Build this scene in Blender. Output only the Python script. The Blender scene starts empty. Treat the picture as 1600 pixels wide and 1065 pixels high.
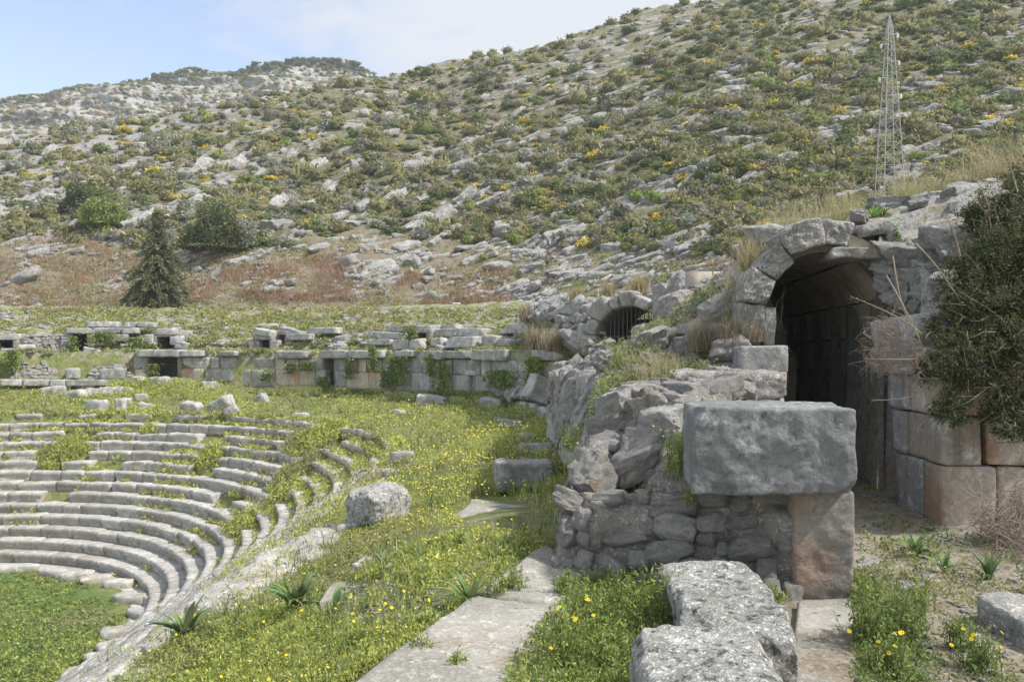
import bpy, math, random
import numpy as np
from mathutils import Matrix, Vector

# ------------------------------------------------------------------ camera, sky, sun, exposure
sc = bpy.context.scene
F = 1244.4      # focal length in photo pixels (28 mm lens, 1600 px wide)
YH = 552.0      # horizon row of the photo
cam_d = bpy.data.cameras.new("camera"); cam = bpy.data.objects.new("camera", cam_d)
sc.collection.objects.link(cam); sc.camera = cam
cam_d.lens = 28; cam_d.sensor_width = 36; cam_d.clip_start = 0.05; cam_d.clip_end = 3000
cam.location = (0, 0, 0); cam.rotation_euler = (math.radians(90), 0, 0)
cam_d.shift_y = (YH - 532.5) / 1600.0

SUN_EL = math.radians(50); SUN_AZ = math.radians(106)      # azimuth clockwise from +Y (towards +X)
world = bpy.data.worlds.new("World"); sc.world = world; world.use_nodes = True
wn = world.node_tree.nodes; wl = world.node_tree.links; wn.clear()
out = wn.new("ShaderNodeOutputWorld"); bg = wn.new("ShaderNodeBackground"); bg.inputs[1].default_value = 0.15
sky = wn.new("ShaderNodeTexSky"); sky.sky_type = 'NISHITA'; sky.sun_disc = False
sky.sun_elevation = SUN_EL; sky.sun_rotation = SUN_AZ; sky.air_density = 1.0; sky.dust_density = 0.3; sky.ozone_density = 1.6
tc = wn.new("ShaderNodeTexCoord"); sep = wn.new("ShaderNodeSeparateXYZ"); wl.new(tc.outputs["Generated"], sep.inputs[0])
def wmath(op, a, b=None, clamp=False):
    n = wn.new("ShaderNodeMath"); n.operation = op; n.use_clamp = clamp
    for i, v in enumerate((a, b)):
        if v is None: continue
        if isinstance(v, (int, float)): n.inputs[i].default_value = v
        else: wl.new(v, n.inputs[i])
    return n.outputs[0]
zz = wmath('ADD', wmath('MAXIMUM', sep.outputs[2], 0.0), 0.10)
cx_ = wmath('DIVIDE', sep.outputs[0], zz); cy_ = wmath('DIVIDE', sep.outputs[1], zz)
comb = wn.new("ShaderNodeCombineXYZ"); wl.new(cx_, comb.inputs[0]); wl.new(cy_, comb.inputs[1])
def wnoise(scale, det, rough, dist=0.0):
    n = wn.new("ShaderNodeTexNoise"); n.inputs["Scale"].default_value = scale; n.inputs["Detail"].default_value = det
    n.inputs["Roughness"].default_value = rough; n.inputs["Distortion"].default_value = dist
    wl.new(comb.outputs[0], n.inputs["Vector"]); return n.outputs[0]
nA = wnoise(0.8, 4, 0.5, 0.3); nB = wnoise(6.0, 6, 0.6, 0.5)
# thin cloud thickens towards the azimuth of the hill saddle (a real bank of thin altocumulus)
side = wmath('MULTIPLY', wmath('ADD', cx_, 0.42), 1.25)
cov = wmath('ADD', wmath('ADD', wmath('MULTIPLY', nA, 0.9), wmath('MULTIPLY', wmath('SUBTRACT', nB, 0.28), 0.95)), wmath('MULTIPLY', side, 0.55))
hi = wmath('MULTIPLY', wmath('SUBTRACT', sep.outputs[2], 0.30), 1.6)
cov = wmath('ADD', cov, hi)
mr = wn.new("ShaderNodeMapRange"); mr.inputs[1].default_value = 0.42; mr.inputs[2].default_value = 0.98; mr.inputs[3].default_value = 0.02; mr.inputs[4].default_value = 0.9
wl.new(cov, mr.inputs[0])
mx = wn.new("ShaderNodeMix"); mx.data_type = 'RGBA'; wl.new(mr.outputs[0], mx.inputs["Factor"])
tn = wn.new('ShaderNodeMix'); tn.data_type = 'RGBA'; tn.blend_type = 'MULTIPLY'; tn.inputs['Factor'].default_value = 1; wl.new(sky.outputs[0], tn.inputs['A']); tn.inputs['B'].default_value = (.92, .80, .74, 1); wl.new(tn.outputs['Result'], mx.inputs["A"]); mx.inputs["B"].default_value = (2.42, 2.48, 2.6, 1)
wl.new(mx.outputs["Result"], bg.inputs[0]); wl.new(bg.outputs[0], out.inputs[0])

sd = bpy.data.lights.new("sun", 'SUN'); sd.energy = 2.7; sd.angle = math.radians(3); sd.color = (1.0, 0.955, 0.89)
sun = bpy.data.objects.new("sun", sd); sc.collection.objects.link(sun)
sdir = Vector((math.sin(SUN_AZ) * math.cos(SUN_EL), math.cos(SUN_AZ) * math.cos(SUN_EL), math.sin(SUN_EL)))
sun.rotation_euler = sdir.to_track_quat('Z', 'Y').to_euler(); sun.location = (20, 0, 40)
sc.view_settings.view_transform = 'Standard'; sc.view_settings.look = 'None'
sc.view_settings.exposure = 1.25; sc.view_settings.gamma = 1.0
sc.render.engine = 'CYCLES'
sc.cycles.max_bounces = 5; sc.cycles.diffuse_bounces = 3; sc.cycles.transmission_bounces = 2
rng = np.random.default_rng(11); random.seed(5)

# ------------------------------------------------------------------ numeric helpers
def _hash(ix, iy, iz, seed):
    h = (ix.astype(np.uint64) * np.uint64(374761393) + iy.astype(np.uint64) * np.uint64(668265263) + iz.astype(np.uint64) * np.uint64(2246822519) + np.uint64((seed * 974634777) & 0xffffffff)) & np.uint64(0xffffffff)
    h = ((h ^ (h >> np.uint64(13))) * np.uint64(1274126177)) & np.uint64(0xffffffff)
    h = ((h ^ (h >> np.uint64(15))) * np.uint64(2654435761)) & np.uint64(0xffffffff)
    return (h ^ (h >> np.uint64(16))).astype(np.float64) / 4294967296.0
def vnoise(p, seed=0):
    p = np.asarray(p, float); i = np.floor(p).astype(np.int64); f = p - i; f = f * f * (3 - 2 * f); i = i + 1000000
    r = 0
    for dx in (0, 1):
        wx = f[:, 0] if dx else 1 - f[:, 0]
        for dy in (0, 1):
            wy = f[:, 1] if dy else 1 - f[:, 1]
            for dz in (0, 1):
                wz = f[:, 2] if dz else 1 - f[:, 2]
                r = r + wx * wy * wz * _hash(i[:, 0] + dx, i[:, 1] + dy, i[:, 2] + dz, seed)
    return r * 2 - 1
def fbm(p, octv=4, seed=0, gain=0.5):
    r = 0; a = 1.0; q = np.asarray(p, float).copy()
    for o in range(octv):
        r = r + a * vnoise(q, seed + o * 17); q = q * 2.03 + 11.7; a *= gain
    return r
def P3(x, y, z=None):
    x = np.asarray(x, float); y = np.asarray(y, float)
    return np.stack([x, y, np.zeros_like(x) if z is None else np.broadcast_to(z, x.shape)], 1)
def f2(x, y, s, octv=3, seed=0): return fbm(P3(np.ravel(x) * s, np.ravel(y) * s), octv, seed)
def smooth(a, b, x): t = np.clip((np.asarray(x, float) - a) / (b - a), 0, 1); return t * t * (3 - 2 * t)
def PX(u, v, y): return Vector(((u - 800) / F * y, y, (YH - v) / F * y))
def GP(u, v, z): y = z * F / (YH - v); return Vector(((u - 800) / F * y, y, z))

# ------------------------------------------------------------------ object helpers
COL = sc.collection
def mk(name, V, Fc, mat, parent=None, col=None, smooth_=False, loc=None, origin=False):
    """one mesh object from arrays; Fc an (n,3|4) array or a list of such arrays"""
    V = np.asarray(V, np.float32).reshape(-1, 3)
    if origin:
        c = V.mean(0); c[2] = V[:, 2].min(); V = V - c; loc = tuple(float(t) for t in c)
    Fl = Fc if isinstance(Fc, list) else [Fc]
    Fl = [np.asarray(f, np.int32) for f in Fl if len(f)]
    loops = np.concatenate([f.ravel() for f in Fl]); tot = np.concatenate([np.full(len(f), f.shape[1], np.int32) for f in Fl])
    st = np.concatenate([[0], np.cumsum(tot)[:-1]]).astype(np.int32)
    me = bpy.data.meshes.new(name)
    me.vertices.add(len(V)); me.vertices.foreach_set("co", V.ravel())
    me.loops.add(len(loops)); me.loops.foreach_set("vertex_index", loops)
    me.polygons.add(len(tot)); me.polygons.foreach_set("loop_start", st)
    if smooth_: me.polygons.foreach_set("use_smooth", np.ones(len(tot), bool))
    me.update(calc_edges=True); me.validate()
    if col is not None:
        a = me.color_attributes.new("Col", 'FLOAT_COLOR', 'POINT'); c4 = np.ones((len(V), 4), np.float32); c4[:, :3] = col
        a.data.foreach_set("color", c4.ravel())
    if mat is not None: me.materials.append(mat)
    o = bpy.data.objects.new(name, me); COL.objects.link(o)
    if loc is not None: o.location = loc
    if parent is not None: o.parent = parent
    return o
def tag(o, label=None, cat=None, group=None, kind=None):
    if label: o["label"] = label
    if cat: o["category"] = cat
    if group: o["group"] = group
    if kind: o["kind"] = kind
    return o
def thing(name, label, cat, loc=(0, 0, 0), group=None):
    o = bpy.data.objects.new(name, None); COL.objects.link(o); o.location = loc; o.empty_display_size = 0.2
    return tag(o, label, cat, group)
def part(name, V, Fc, mat, t, **k):
    """mesh given in world coordinates, parented to thing t"""
    V = np.asarray(V, float) - np.array(t.location); return mk(name, V, Fc, mat, t, **k)
def cat_arrays(lst):
    Vs, Fs, Cs, n = [], [], [], 0
    for it in lst:
        V, Fc = it[0], it[1]; Vs.append(V); Fs.append(np.asarray(Fc) + n); n += len(V)
        if len(it) > 2: Cs.append(it[2])
    return (np.concatenate(Vs), np.concatenate(Fs)) + ((np.concatenate(Cs),) if Cs else ())

# ------------------------------------------------------------------ materials
def nmat(name):
    m = bpy.data.materials.new(name); m.use_nodes = True; nt = m.node_tree; nt.nodes.clear()
    o = nt.nodes.new("ShaderNodeOutputMaterial"); b = nt.nodes.new("ShaderNodeBsdfPrincipled"); nt.links.new(b.outputs[0], o.inputs[0])
    b.inputs["Specular IOR Level"].default_value = 0.25; b.inputs["Roughness"].default_value = 0.9
    return m, nt, b
class N:
    def __init__(s, nt): s.nt = nt
    def n(s, t, **k):
        x = s.nt.nodes.new(t)
        for a, v in k.items(): setattr(x, a, v)
        return x
    def l(s, a, b): s.nt.links.new(a, b)
    def noise(s, vec, scale, det=6, rough=0.6, dist=0.0):
        x = s.n("ShaderNodeTexNoise"); x.inputs["Scale"].default_value = scale; x.inputs["Detail"].default_value = det
        x.inputs["Roughness"].default_value = rough; x.inputs["Distortion"].default_value = dist; s.l(vec, x.inputs["Vector"]); return x.outputs[0]
    def ramp(s, f, a, b, lo=0.0, hi=1.0):
        x = s.n("ShaderNodeMapRange"); x.inputs[1].default_value = a; x.inputs[2].default_value = b; x.inputs[3].default_value = lo; x.inputs[4].default_value = hi
        x.interpolation_type = 'SMOOTHSTEP'; s.l(f, x.inputs[0]); return x.outputs[0]
    def mix(s, f, a, b, blend='MIX'):
        x = s.n("ShaderNodeMix", data_type='RGBA', blend_type=blend)
        for k, v in (("Factor", f), ("A", a), ("B", b)):
            if isinstance(v, (int, float)): x.inputs[k].default_value = v
            elif isinstance(v, tuple): x.inputs[k].default_value = v + (1,) if len(v) == 3 else v
            else: s.l(v, x.inputs[k])
        return x.outputs["Result"]
    def math(s, op, a, b=None, clamp=False):
        x = s.n("ShaderNodeMath", operation=op, use_clamp=clamp)
        for i, v in enumerate((a, b)):
            if v is None: continue
            if isinstance(v, (int, float)): x.inputs[i].default_value = v
            else: s.l(v, x.inputs[i])
        return x.outputs[0]
    def coords(s, world=False, scale=(1, 1, 1), rot=(0, 0, 0)):
        if world: v = s.n("ShaderNodeNewGeometry").outputs["Position"]
        else:
            v0 = s.n("ShaderNodeTexCoord").outputs["Object"]; oi = s.n("ShaderNodeObjectInfo"); sc_ = s.n("ShaderNodeVectorMath", operation='SCALE')
            cmb = s.n("ShaderNodeCombineXYZ")
            for i in range(3): s.l(oi.outputs["Random"], cmb.inputs[i])
            s.l(cmb.outputs[0], sc_.inputs[0]); sc_.inputs["Scale"].default_value = 57.0
            ad = s.n("ShaderNodeVectorMath", operation='ADD'); s.l(v0, ad.inputs[0]); s.l(sc_.outputs[0], ad.inputs[1]); v = ad.outputs[0]
        if scale != (1, 1, 1) or rot != (0, 0, 0):
            mp = s.n("ShaderNodeMapping"); mp.inputs["Scale"].default_value = scale; mp.inputs["Rotation"].default_value = rot; s.l(v, mp.inputs[0]); v = mp.outputs[0]
        return v
    def bump(s, h, b, strength=0.5, dist=0.02):
        x = s.n("ShaderNodeBump"); x.inputs["Strength"].default_value = strength; x.inputs["Distance"].default_value = dist
        s.l(h, x.inputs["Height"]); s.l(x.outputs[0], b.inputs["Normal"])

def stone_mat(name, dark, light, white=0.4, black=0.3, stain=None, stain_amt=0.3, sc_=1.0, bump=0.6, bdist=0.02, world=False, streak=False, aniso=(1, 1, 1), mott=1.0, spk=0.4):
    m, nt, b = nmat(name); g = N(nt); co = g.coords(world, scale=aniso)
    n1 = g.noise(co, 1.6 * sc_, 8, 0.65, 0.3); n2 = g.noise(co, 7 * sc_, 8, 0.72, 0.2); n3 = g.noise(co, 3.1 * sc_, 8, 0.7, 0.6); n4 = g.noise(co, 28 * sc_, 4, 0.7)
    c = g.mix(g.ramp(n1, 0.32, 0.68), dark, light)
    lum = tuple(min(0.62, x * 1.55) for x in light)
    if white: c = g.mix(g.ramp(n3, 0.60 - 0.12 * white, 0.70 - 0.08 * white, 0, 0.85), c, lum)
    if stain:
        n5 = g.noise(co, 1.1 * sc_, 5, 0.6, 0.4); c = g.mix(g.ramp(n5, 0.62 - 0.25 * stain_amt, 0.74 - 0.2 * stain_amt, 0, 0.85), c, stain)
    if streak:
        cs = g.coords(world, scale=(1.0, 1.0, 0.10)); n6 = g.noise(cs, 3.2 * sc_, 7, 0.65, 0.6)
        c = g.mix(g.ramp(n6, 0.5, 0.66, 0, 0.6), c, (0.16, 0.165, 0.165))
    n9 = g.noise(co, 42 * sc_, 3, 0.6); n10 = g.noise(co, 4.5 * sc_, 5, 0.7); c = g.mix(g.math('MULTIPLY', g.ramp(n9, 0.56, 0.63), g.ramp(n10, 0.42, 0.56, 0.1 * spk, 0.85 * spk)), c, (0.10, 0.10, 0.095))
    if black: c = g.mix(g.ramp(n2, 0.63 - 0.14 * black, 0.72 - 0.12 * black, 0, 0.9), c, (0.085, 0.087, 0.083))
    n8 = g.noise(co, 17 * sc_, 6, 0.75, 0.4); c = g.mix(g.ramp(n4, 0.3, 0.7, 0, 1.0), g.mix(1.0, c, (0.82, 0.82, 0.83), 'MULTIPLY'), c)
    md = g.ramp(n3, 0.38, 0.58, 0.12 * mott, mott); c = g.mix(g.math('MULTIPLY', g.ramp(n8, 0.57, 0.66), md), c, g.mix(1.0, c, (0.62, 0.62, 0.6), 'MULTIPLY')); c = g.mix(g.math('MULTIPLY', g.ramp(n8, 0.50, 0.40), md), c, g.mix(1.0, c, (1.32, 1.31, 1.28), 'MULTIPLY'))
    oi = g.n("ShaderNodeObjectInfo"); hs = g.n("ShaderNodeHueSaturation"); g.l(c, hs.inputs["Color"]); g.l(g.math('ADD', g.math('MULTIPLY', oi.outputs["Random"], .34), 1.0), hs.inputs["Value"]); c = hs.outputs[0]
    nt.links.new(c, b.inputs["Base Color"])
    vo = g.n("ShaderNodeTexVoronoi"); vo.inputs["Scale"].default_value = 13 * sc_; g.l(co, vo.inputs["Vector"])
    h = g.math('ADD', g.math('MULTIPLY', n2, 1.0), g.math('MULTIPLY', n4, 0.5)); h = g.math('ADD', h, g.math('MULTIPLY', vo.outputs[0], 0.4 * mott * mott)); h = g.math('ADD', h, g.math('MULTIPLY', g.ramp(n8, 0.6, 0.42), 0.6 * mott))
    g.bump(h, b, min(1.0, bump * 1.0), bdist * .8); b.inputs["Roughness"].default_value = 0.92
    return m

M = {}
M['seat'] = stone_mat("seat_limestone", (0.30, 0.292, 0.27), (0.47, 0.455, 0.42), 0.4, 0.28, (0.34, 0.30, 0.23), 0.3, 1.4, 0.6, 0.03)
M['ashlar'] = stone_mat("ashlar_limestone", (0.24, 0.245, 0.24), (0.44, 0.43, 0.41), 0.5, 0.3, (0.34, 0.29, 0.23), 0.1, 1.6, 0.6, 0.03)
M['warm'] = stone_mat("warm_ashlar", (0.33, 0.29, 0.24), (0.50, 0.44, 0.36), 0.3, 0.05, (0.40, 0.235, 0.135), 0.45, 0.9, 0.5, 0.02, streak=True)
M['slate'] = stone_mat("blue_grey_ashlar", (0.22, 0.225, 0.22), (0.38, 0.375, 0.36), 0.4, 0.25, (0.38, 0.31, 0.24), 0.3, 1.4, 0.6, 0.02, streak=True)
M['rock'] = stone_mat("karst_rock", (0.36, 0.36, 0.345), (0.60, 0.59, 0.56), 0.5, 0.22, (0.42, 0.32, 0.22), 0.05, 0.9, 1.0, 0.12)
M['rubble'] = stone_mat("rubble_stone", (0.35, 0.34, 0.32), (0.58, 0.56, 0.52), 0.6, 0.42, (0.36, 0.24, 0.14), 0.08, 2.4, 1.0, 0.035)
M['rubble2'] = stone_mat("dark_rubble_stone", (0.27, 0.27, 0.26), (0.47, 0.46, 0.43), 0.4, 0.35, (0.36, 0.22, 0.12), 0.1, 2.2, 0.8, 0.03)
M['mortar'] = stone_mat("rubble_mortar", (0.34, 0.32, 0.28), (0.52, 0.49, 0.44), 0.3, 0.15, (0.30, 0.22, 0.15), 0.25, 3.0, 1.0, 0.04)
M['big'] = stone_mat("big_block_stone", (0.135, 0.145, 0.145), (0.245, 0.255, 0.255), 0.35, 0.5, None, 0, 1.1, 0.9, 0.03, mott=.3)
M['crust'] = stone_mat("lichen_crusted_stone", (0.33, 0.33, 0.31), (0.54, 0.53, 0.49), 0.9, 0.85, (0.36, 0.30, 0.22), 0.05, 2.4, 1.0, 0.02, spk=.9)
M['pale'] = stone_mat('pale_rubble_stone', (0.42, 0.41, 0.385), (0.64, 0.62, 0.58), 0.6, 0.3, (0.42, 0.29, 0.17), 0.08, 2.4, 1.0, 0.035, spk=.8)
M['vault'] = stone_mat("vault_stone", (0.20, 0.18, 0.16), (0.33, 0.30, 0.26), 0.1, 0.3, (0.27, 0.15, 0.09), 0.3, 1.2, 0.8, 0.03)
M['pillar'] = stone_mat("pillar_stone", (0.15, 0.145, 0.135), (0.26, 0.24, 0.21), 0.2, 0.3, (0.28, 0.165, 0.11), 0.6, 1.1, 0.9, 0.02, mott=.4)
M['slab'] = stone_mat("slab_stone", (0.23, 0.22, 0.195), (0.33, 0.318, 0.285), 0.2, 0.3, (0.24, 0.20, 0.15), 0.4, 1.2, 0.6, 0.012)

def leaf_mat(name, trans=0.35, rough=0.6, spec=0.3, jitter=0.25):
    m, nt, b = nmat(name); g = N(nt)
    at = g.n("ShaderNodeVertexColor", layer_name="Col"); oi = g.n("ShaderNodeObjectInfo")
    hs = g.n("ShaderNodeHueSaturation"); g.l(at.outputs[0], hs.inputs["Color"])
    g.l(g.math('ADD', g.math('MULTIPLY', oi.outputs["Random"], jitter * 2), 1 - jitter), hs.inputs["Value"])
    nt.links.new(hs.outputs[0], b.inputs["Base Color"]); b.inputs["Roughness"].default_value = rough; b.inputs["Specular IOR Level"].default_value = spec
    tr = g.n("ShaderNodeBsdfTranslucent"); g.l(hs.outputs[0], tr.inputs[0]); ms = g.n("ShaderNodeMixShader"); ms.inputs[0].default_value = trans
    g.l(b.outputs[0], ms.inputs[1]); g.l(tr.outputs[0], ms.inputs[2]); nt.links.new(ms.outputs[0], [x for x in nt.nodes if x.type == 'OUTPUT_MATERIAL'][0].inputs[0])
    return m
M['leaf'] = leaf_mat("foliage"); M['leafS'] = leaf_mat("meadow_foliage", 0.4, 0.7, 0.2, 0.0)
M['petal'] = leaf_mat("petals", 0.3, 0.6, 0.2, 0.05)
def plain(name, c, rough=0.8, metal=0.0):
    m, nt, b = nmat(name); g = N(nt); n1 = g.noise(g.coords(), 9, 5, 0.6)
    nt.links.new(g.mix(n1, tuple(x * 0.7 for x in c), tuple(min(1, x * 1.3) for x in c)), b.inputs["Base Color"]); b.inputs["Roughness"].default_value = rough; b.inputs["Metallic"].default_value = metal
    return m
M['bark'] = plain("bark", (0.16, 0.13, 0.10)); M['twig'] = plain("dry_twig", (0.30, 0.25, 0.20)); M['iron'] = plain("iron_bars", (0.09, 0.09, 0.09), 0.5, 0.6)
M['steel'] = plain("galvanised_steel", (0.43, 0.44, 0.43), 0.6, 0.1); M['white'] = plain("white_paint", (0.75, 0.76, 0.76), 0.5); M['cable'] = plain("cable", (0.2, 0.2, 0.2))

# ------------------------------------------------------------------ generic geometry
_bc = {}
def boxgrid(nx, ny, nz):
    k = (nx, ny, nz)
    if k in _bc: return _bc[k]
    pts, quads = [], []; base = 0
    for ax, (n1, n2, n0) in enumerate(((ny, nz, nx), (nz, nx, ny), (nx, ny, nz))):
        for side in (0, 1):
            i, j = np.meshgrid(np.arange(n1 + 1), np.arange(n2 + 1), indexing='ij'); i = i.ravel(); j = j.ravel(); c = np.full_like(i, n0 * side)
            p = [None] * 3; p[ax] = c; p[(ax + 1) % 3] = i; p[(ax + 2) % 3] = j; pts.append(np.stack(p, 1))
            a, b_ = np.meshgrid(np.arange(n1), np.arange(n2), indexing='ij'); q = (a * (n2 + 1) + b_).ravel() + base
            f = np.stack([q, q + n2 + 1, q + n2 + 2, q + 1], 1)
            quads.append(f if side else f[:, ::-1]); base += len(i)
    pts = np.concatenate(pts); quads = np.concatenate(quads); un, inv = np.unique(pts, axis=0, return_inverse=True); inv = inv.ravel()
    r = (un / np.array([nx, ny, nz]) * 2 - 1.0, inv[quads]); _bc[k] = r; return r
def stone(L, W, H, n=(8, 5, 5), rnd=0.2, amp=0.03, fr=1.6, seed=0, chips=0, chipd=(0.62, 0.9), gain=0.5, octv=4, crag=0.0):
    """weathered block/boulder, centred on 0"""
    G, Q = boxgrid(*n); h = np.array([L, W, H]) / 2; g = G * 0.999
    r = rnd * h.min(); p = G * h
    q = np.clip(p, -(h - r), h - r); d = p - q; ln = np.linalg.norm(d, axis=1, keepdims=True); ln[ln == 0] = 1; p = q + d / ln * r
    rg = np.random.default_rng(seed + 1)
    for c in range(chips):
        nn = rg.normal(size=3); nn /= np.linalg.norm(nn); dd = np.abs(nn * h).sum() * rg.uniform(*chipd)
        e = np.maximum(p @ nn - dd, 0)[:, None]; p = p - e * nn
    s = fr / (np.prod(h) ** (1 / 3) * 2); off = rg.uniform(0, 50, 3); m = amp * (np.prod(h) ** (1 / 3) * 2)
    low = np.stack([vnoise(p * s + off + 31 * k, 3) for k in range(3)], 1)
    nd = (p / h); nd /= np.linalg.norm(nd, axis=1, keepdims=True) + 1e-9
    p = p + low * m * 1.2 + nd * (fbm(p * s * 2 + off, octv, 5, gain) * m)[:, None]
    if crag: q = p * s * 3.1 + off; p = p + nd * ((1 - 2 * np.abs(vnoise(q, 9))) + .6 * (1 - 2 * np.abs(vnoise(q * 2.1 + 5, 10))))[:, None] * m * crag
    return p, Q
def rotm(yaw=0, pitch=0, roll=0):
    """yaw about z, pitch about x, roll about y (degrees)"""
    return np.array(Matrix.Rotation(math.radians(yaw), 3, 'Z') @ Matrix.Rotation(math.radians(pitch), 3, 'X') @ Matrix.Rotation(math.radians(roll), 3, 'Y'))
def tube(path, rad, k=6):
    path = np.asarray(path, float); n = len(path); rad = np.broadcast_to(np.asarray(rad, float), (n,))
    t = np.gradient(path, axis=0); t /= np.linalg.norm(t, axis=1, keepdims=True) + 1e-9
    ref = np.where(np.abs(t[:, 2:3]) > 0.9, np.array([[1., 0, 0]]), np.array([[0, 0, 1.]])); a = np.cross(t, ref); a /= np.linalg.norm(a, axis=1, keepdims=True) + 1e-9; b = np.cross(t, a)
    an = np.arange(k) * 2 * np.pi / k
    V = (path[:, None] + rad[:, None, None] * (a[:, None] * np.cos(an)[None, :, None] + b[:, None] * np.sin(an)[None, :, None])).reshape(-1, 3)
    i, j = np.meshgrid(np.arange(n - 1), np.arange(k), indexing='ij'); i = i.ravel(); j = j.ravel(); j2 = (j + 1) % k
    return V, np.stack([i * k + j, i * k + j2, (i + 1) * k + j2, (i + 1) * k + j], 1)
def leaves(C, size, col, asp=0.45, up=0.0, rg=rng, axis=None):
    """one small bent-free quad leaf per centre"""
    n = len(C); a = rg.normal(size=(n, 3)) if axis is None else axis + rg.normal(size=(n, 3)) * 0.35
    a[:, 2] += up; a /= np.linalg.norm(a, axis=1, keepdims=True) + 1e-9
    b = rg.normal(size=(n, 3)); b -= (b * a).sum(1, keepdims=True) * a; b /= np.linalg.norm(b, axis=1, keepdims=True) + 1e-9
    s = np.broadcast_to(size, (n,))[:, None]
    V = np.stack([C - a * s, C + b * s * asp, C + a * s, C - b * s * asp], 1).reshape(-1, 3)
    c = np.repeat(col, 4, axis=0)
    return V, np.arange(4 * n).reshape(n, 4), c
def blades(B, h, w, lean, col, rg=rng, tipcol=None):
    """bent grass blades from base points B: two quads"""
    n = len(B); an = rg.uniform(0, 2 * np.pi, n); d = np.stack([np.cos(an), np.sin(an), np.zeros(n)], 1); sd_ = np.stack([-np.sin(an), np.cos(an), np.zeros(n)], 1)
    th = rg.uniform(0, np.pi, n); sd_ = sd_ * np.cos(th)[:, None] + d * np.sin(th)[:, None]
    h = np.broadcast_to(h, (n,))[:, None]; w = np.broadcast_to(w, (n,))[:, None]; lean = np.broadcast_to(lean, (n,))[:, None]
    m = B + d * h * lean * 0.3 + np.array([0, 0, 1.]) * h * 0.55; t = B + d * h * lean + np.array([0, 0, 1.]) * h * (1 - 0.3 * lean)
    V = np.stack([B - sd_ * w / 2, B + sd_ * w / 2, m + sd_ * w / 2.3, m - sd_ * w / 2.3, t + sd_ * w * 0.08, t - sd_ * w * 0.08], 1).reshape(-1, 3)
    k = np.arange(n)[:, None] * 6; Fq = np.concatenate([k + np.array([[0, 1, 2, 3]]), k + np.array([[3, 2, 4, 5]])])
    c = np.repeat(col, 6, axis=0)
    if tipcol is not None: c = c.reshape(n, 6, 3).copy(); c[:, 4:] = tipcol[:, None] if tipcol.ndim == 2 else tipcol; c = c.reshape(-1, 3)
    return V, Fq, c
def cols(n, base, var=0.25, hue=0.08, rg=rng):
    c = np.tile(np.asarray(base, float), (n, 1)); c = c * (1 + rg.uniform(-var, var, (n, 1))) * (1 + rg.uniform(-hue, hue, (n, 3))); return np.clip(c, 0.005, 0.95)
def mixcols(n, pal, wts, var=0.2, rg=rng):
    pal = np.asarray(pal, float); i = rg.choice(len(pal), n, p=np.asarray(wts) / np.sum(wts)); return np.clip(pal[i] * (1 + rg.uniform(-var, var, (n, 1))), 0.005, 0.95)

# ------------------------------------------------------------------ plan of the theatre
CX, CY, R0, R1, RW = -18.0, 19.5, 7.8, 14.8, 20.4     # centre, orchestra radius, top seat radius, podium wall radius
ZO, ZT, ZD = -7.3, -2.62, -1.9; NR = 14; RH = (ZT - ZO) / NR
def rr(x, y):
    x = np.asarray(x, float); y = np.asarray(y, float)
    return np.where(y > CY, np.hypot(x - CX, y - CY), np.abs(x - CX))
def ring(r, m):
    """point on the ring of radius r, m metres along from where arc meets the straight leg (negative = leg)"""
    r = np.asarray(r, float); m = np.asarray(m, float); th = np.maximum(m, 0) / r
    return CX + r * np.cos(th), CY + r * np.sin(th) + np.minimum(m, 0)
def ray_r(u, R):
    """distance y along the view ray u where the far arc of radius R is met"""
    k = (u - 800) / F; a = 1 + k * k; b = 2 * (-k * CX - CY); c = CX * CX + CY * CY - R * R
    return (-b + math.sqrt(max(b * b - 4 * a * c, 0))) / (2 * a)
A0 = np.array([4.04, 7.5]); DV = np.array([0.10, 0.995]); EV = np.array([0.995, -0.10])
def st(x, y): qx = x - A0[0]; qy = y - A0[1]; return qx * DV[0] + qy * DV[1], qx * EV[0] + qy * EV[1]
def bankz(x, y):
    z = np.interp(x, [1.6, 2.0, 2.8, 3.3, 4.5, 6, 9], [.0, .15, .75, 1.42, 1.66, 2.05, 2.5]); prof = np.interp(x, [2.4, 3.8, 4, 6, 11.5, 14], [0.1, 0.15, 0.5, 1.35, 2.8, 3])
    w = smooth(11, 19, y); return z * (1 - w) + prof * w
BLOBS = [(500, 690, -3.2, 1.25), (375, 762, -4.2, .85), (440, 735, -3.7, .9), (100, 690, -3.6, .8), (265, 652, -2.9, .9), (400, 662, -3.0, .8), (330, 694, -3.5, .6), (465, 715, -3.5, .8), (230, 672, -3.2, .6)]
def GH(u, v, y0=2.4, y1=62, n=200):
    """first hit of the view rays with the ground, vectorised: a coarse march, then a fine one with the soil's unevenness"""
    u = np.atleast_1d(np.asarray(u, float)); v = np.atleast_1d(np.asarray(v, float)); ys = np.geomspace(y0, y1, n); res = []
    for a in range(0, len(u), 4000):
        uu, vv = (u[a:a + 4000, None] - 800) / F, (YH - v[a:a + 4000, None]) / F; X = uu * ys; g = gz(X, np.broadcast_to(ys, X.shape), False); hit = vv * ys < g; k = np.argmax(hit, 1); k = np.where(hit.any(1), k, n - 1)
        f = ys[np.maximum(k - 3, 0)][:, None] + (ys[np.minimum(k + 3, n - 1)] - ys[np.maximum(k - 3, 0)])[:, None] * np.linspace(0, 1, 18); g = gz(uu * f, f); hit = vv * f < g; k = np.argmax(hit, 1); k = np.where(hit.any(1), k, 9); r_ = np.arange(len(k)); res.append(np.stack([(uu * f)[r_, k], f[r_, k], g[r_, k]], 1))
    return np.concatenate(res)
BLW = [(GP(u, v, z), s) for u, v, z, s in BLOBS]
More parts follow.
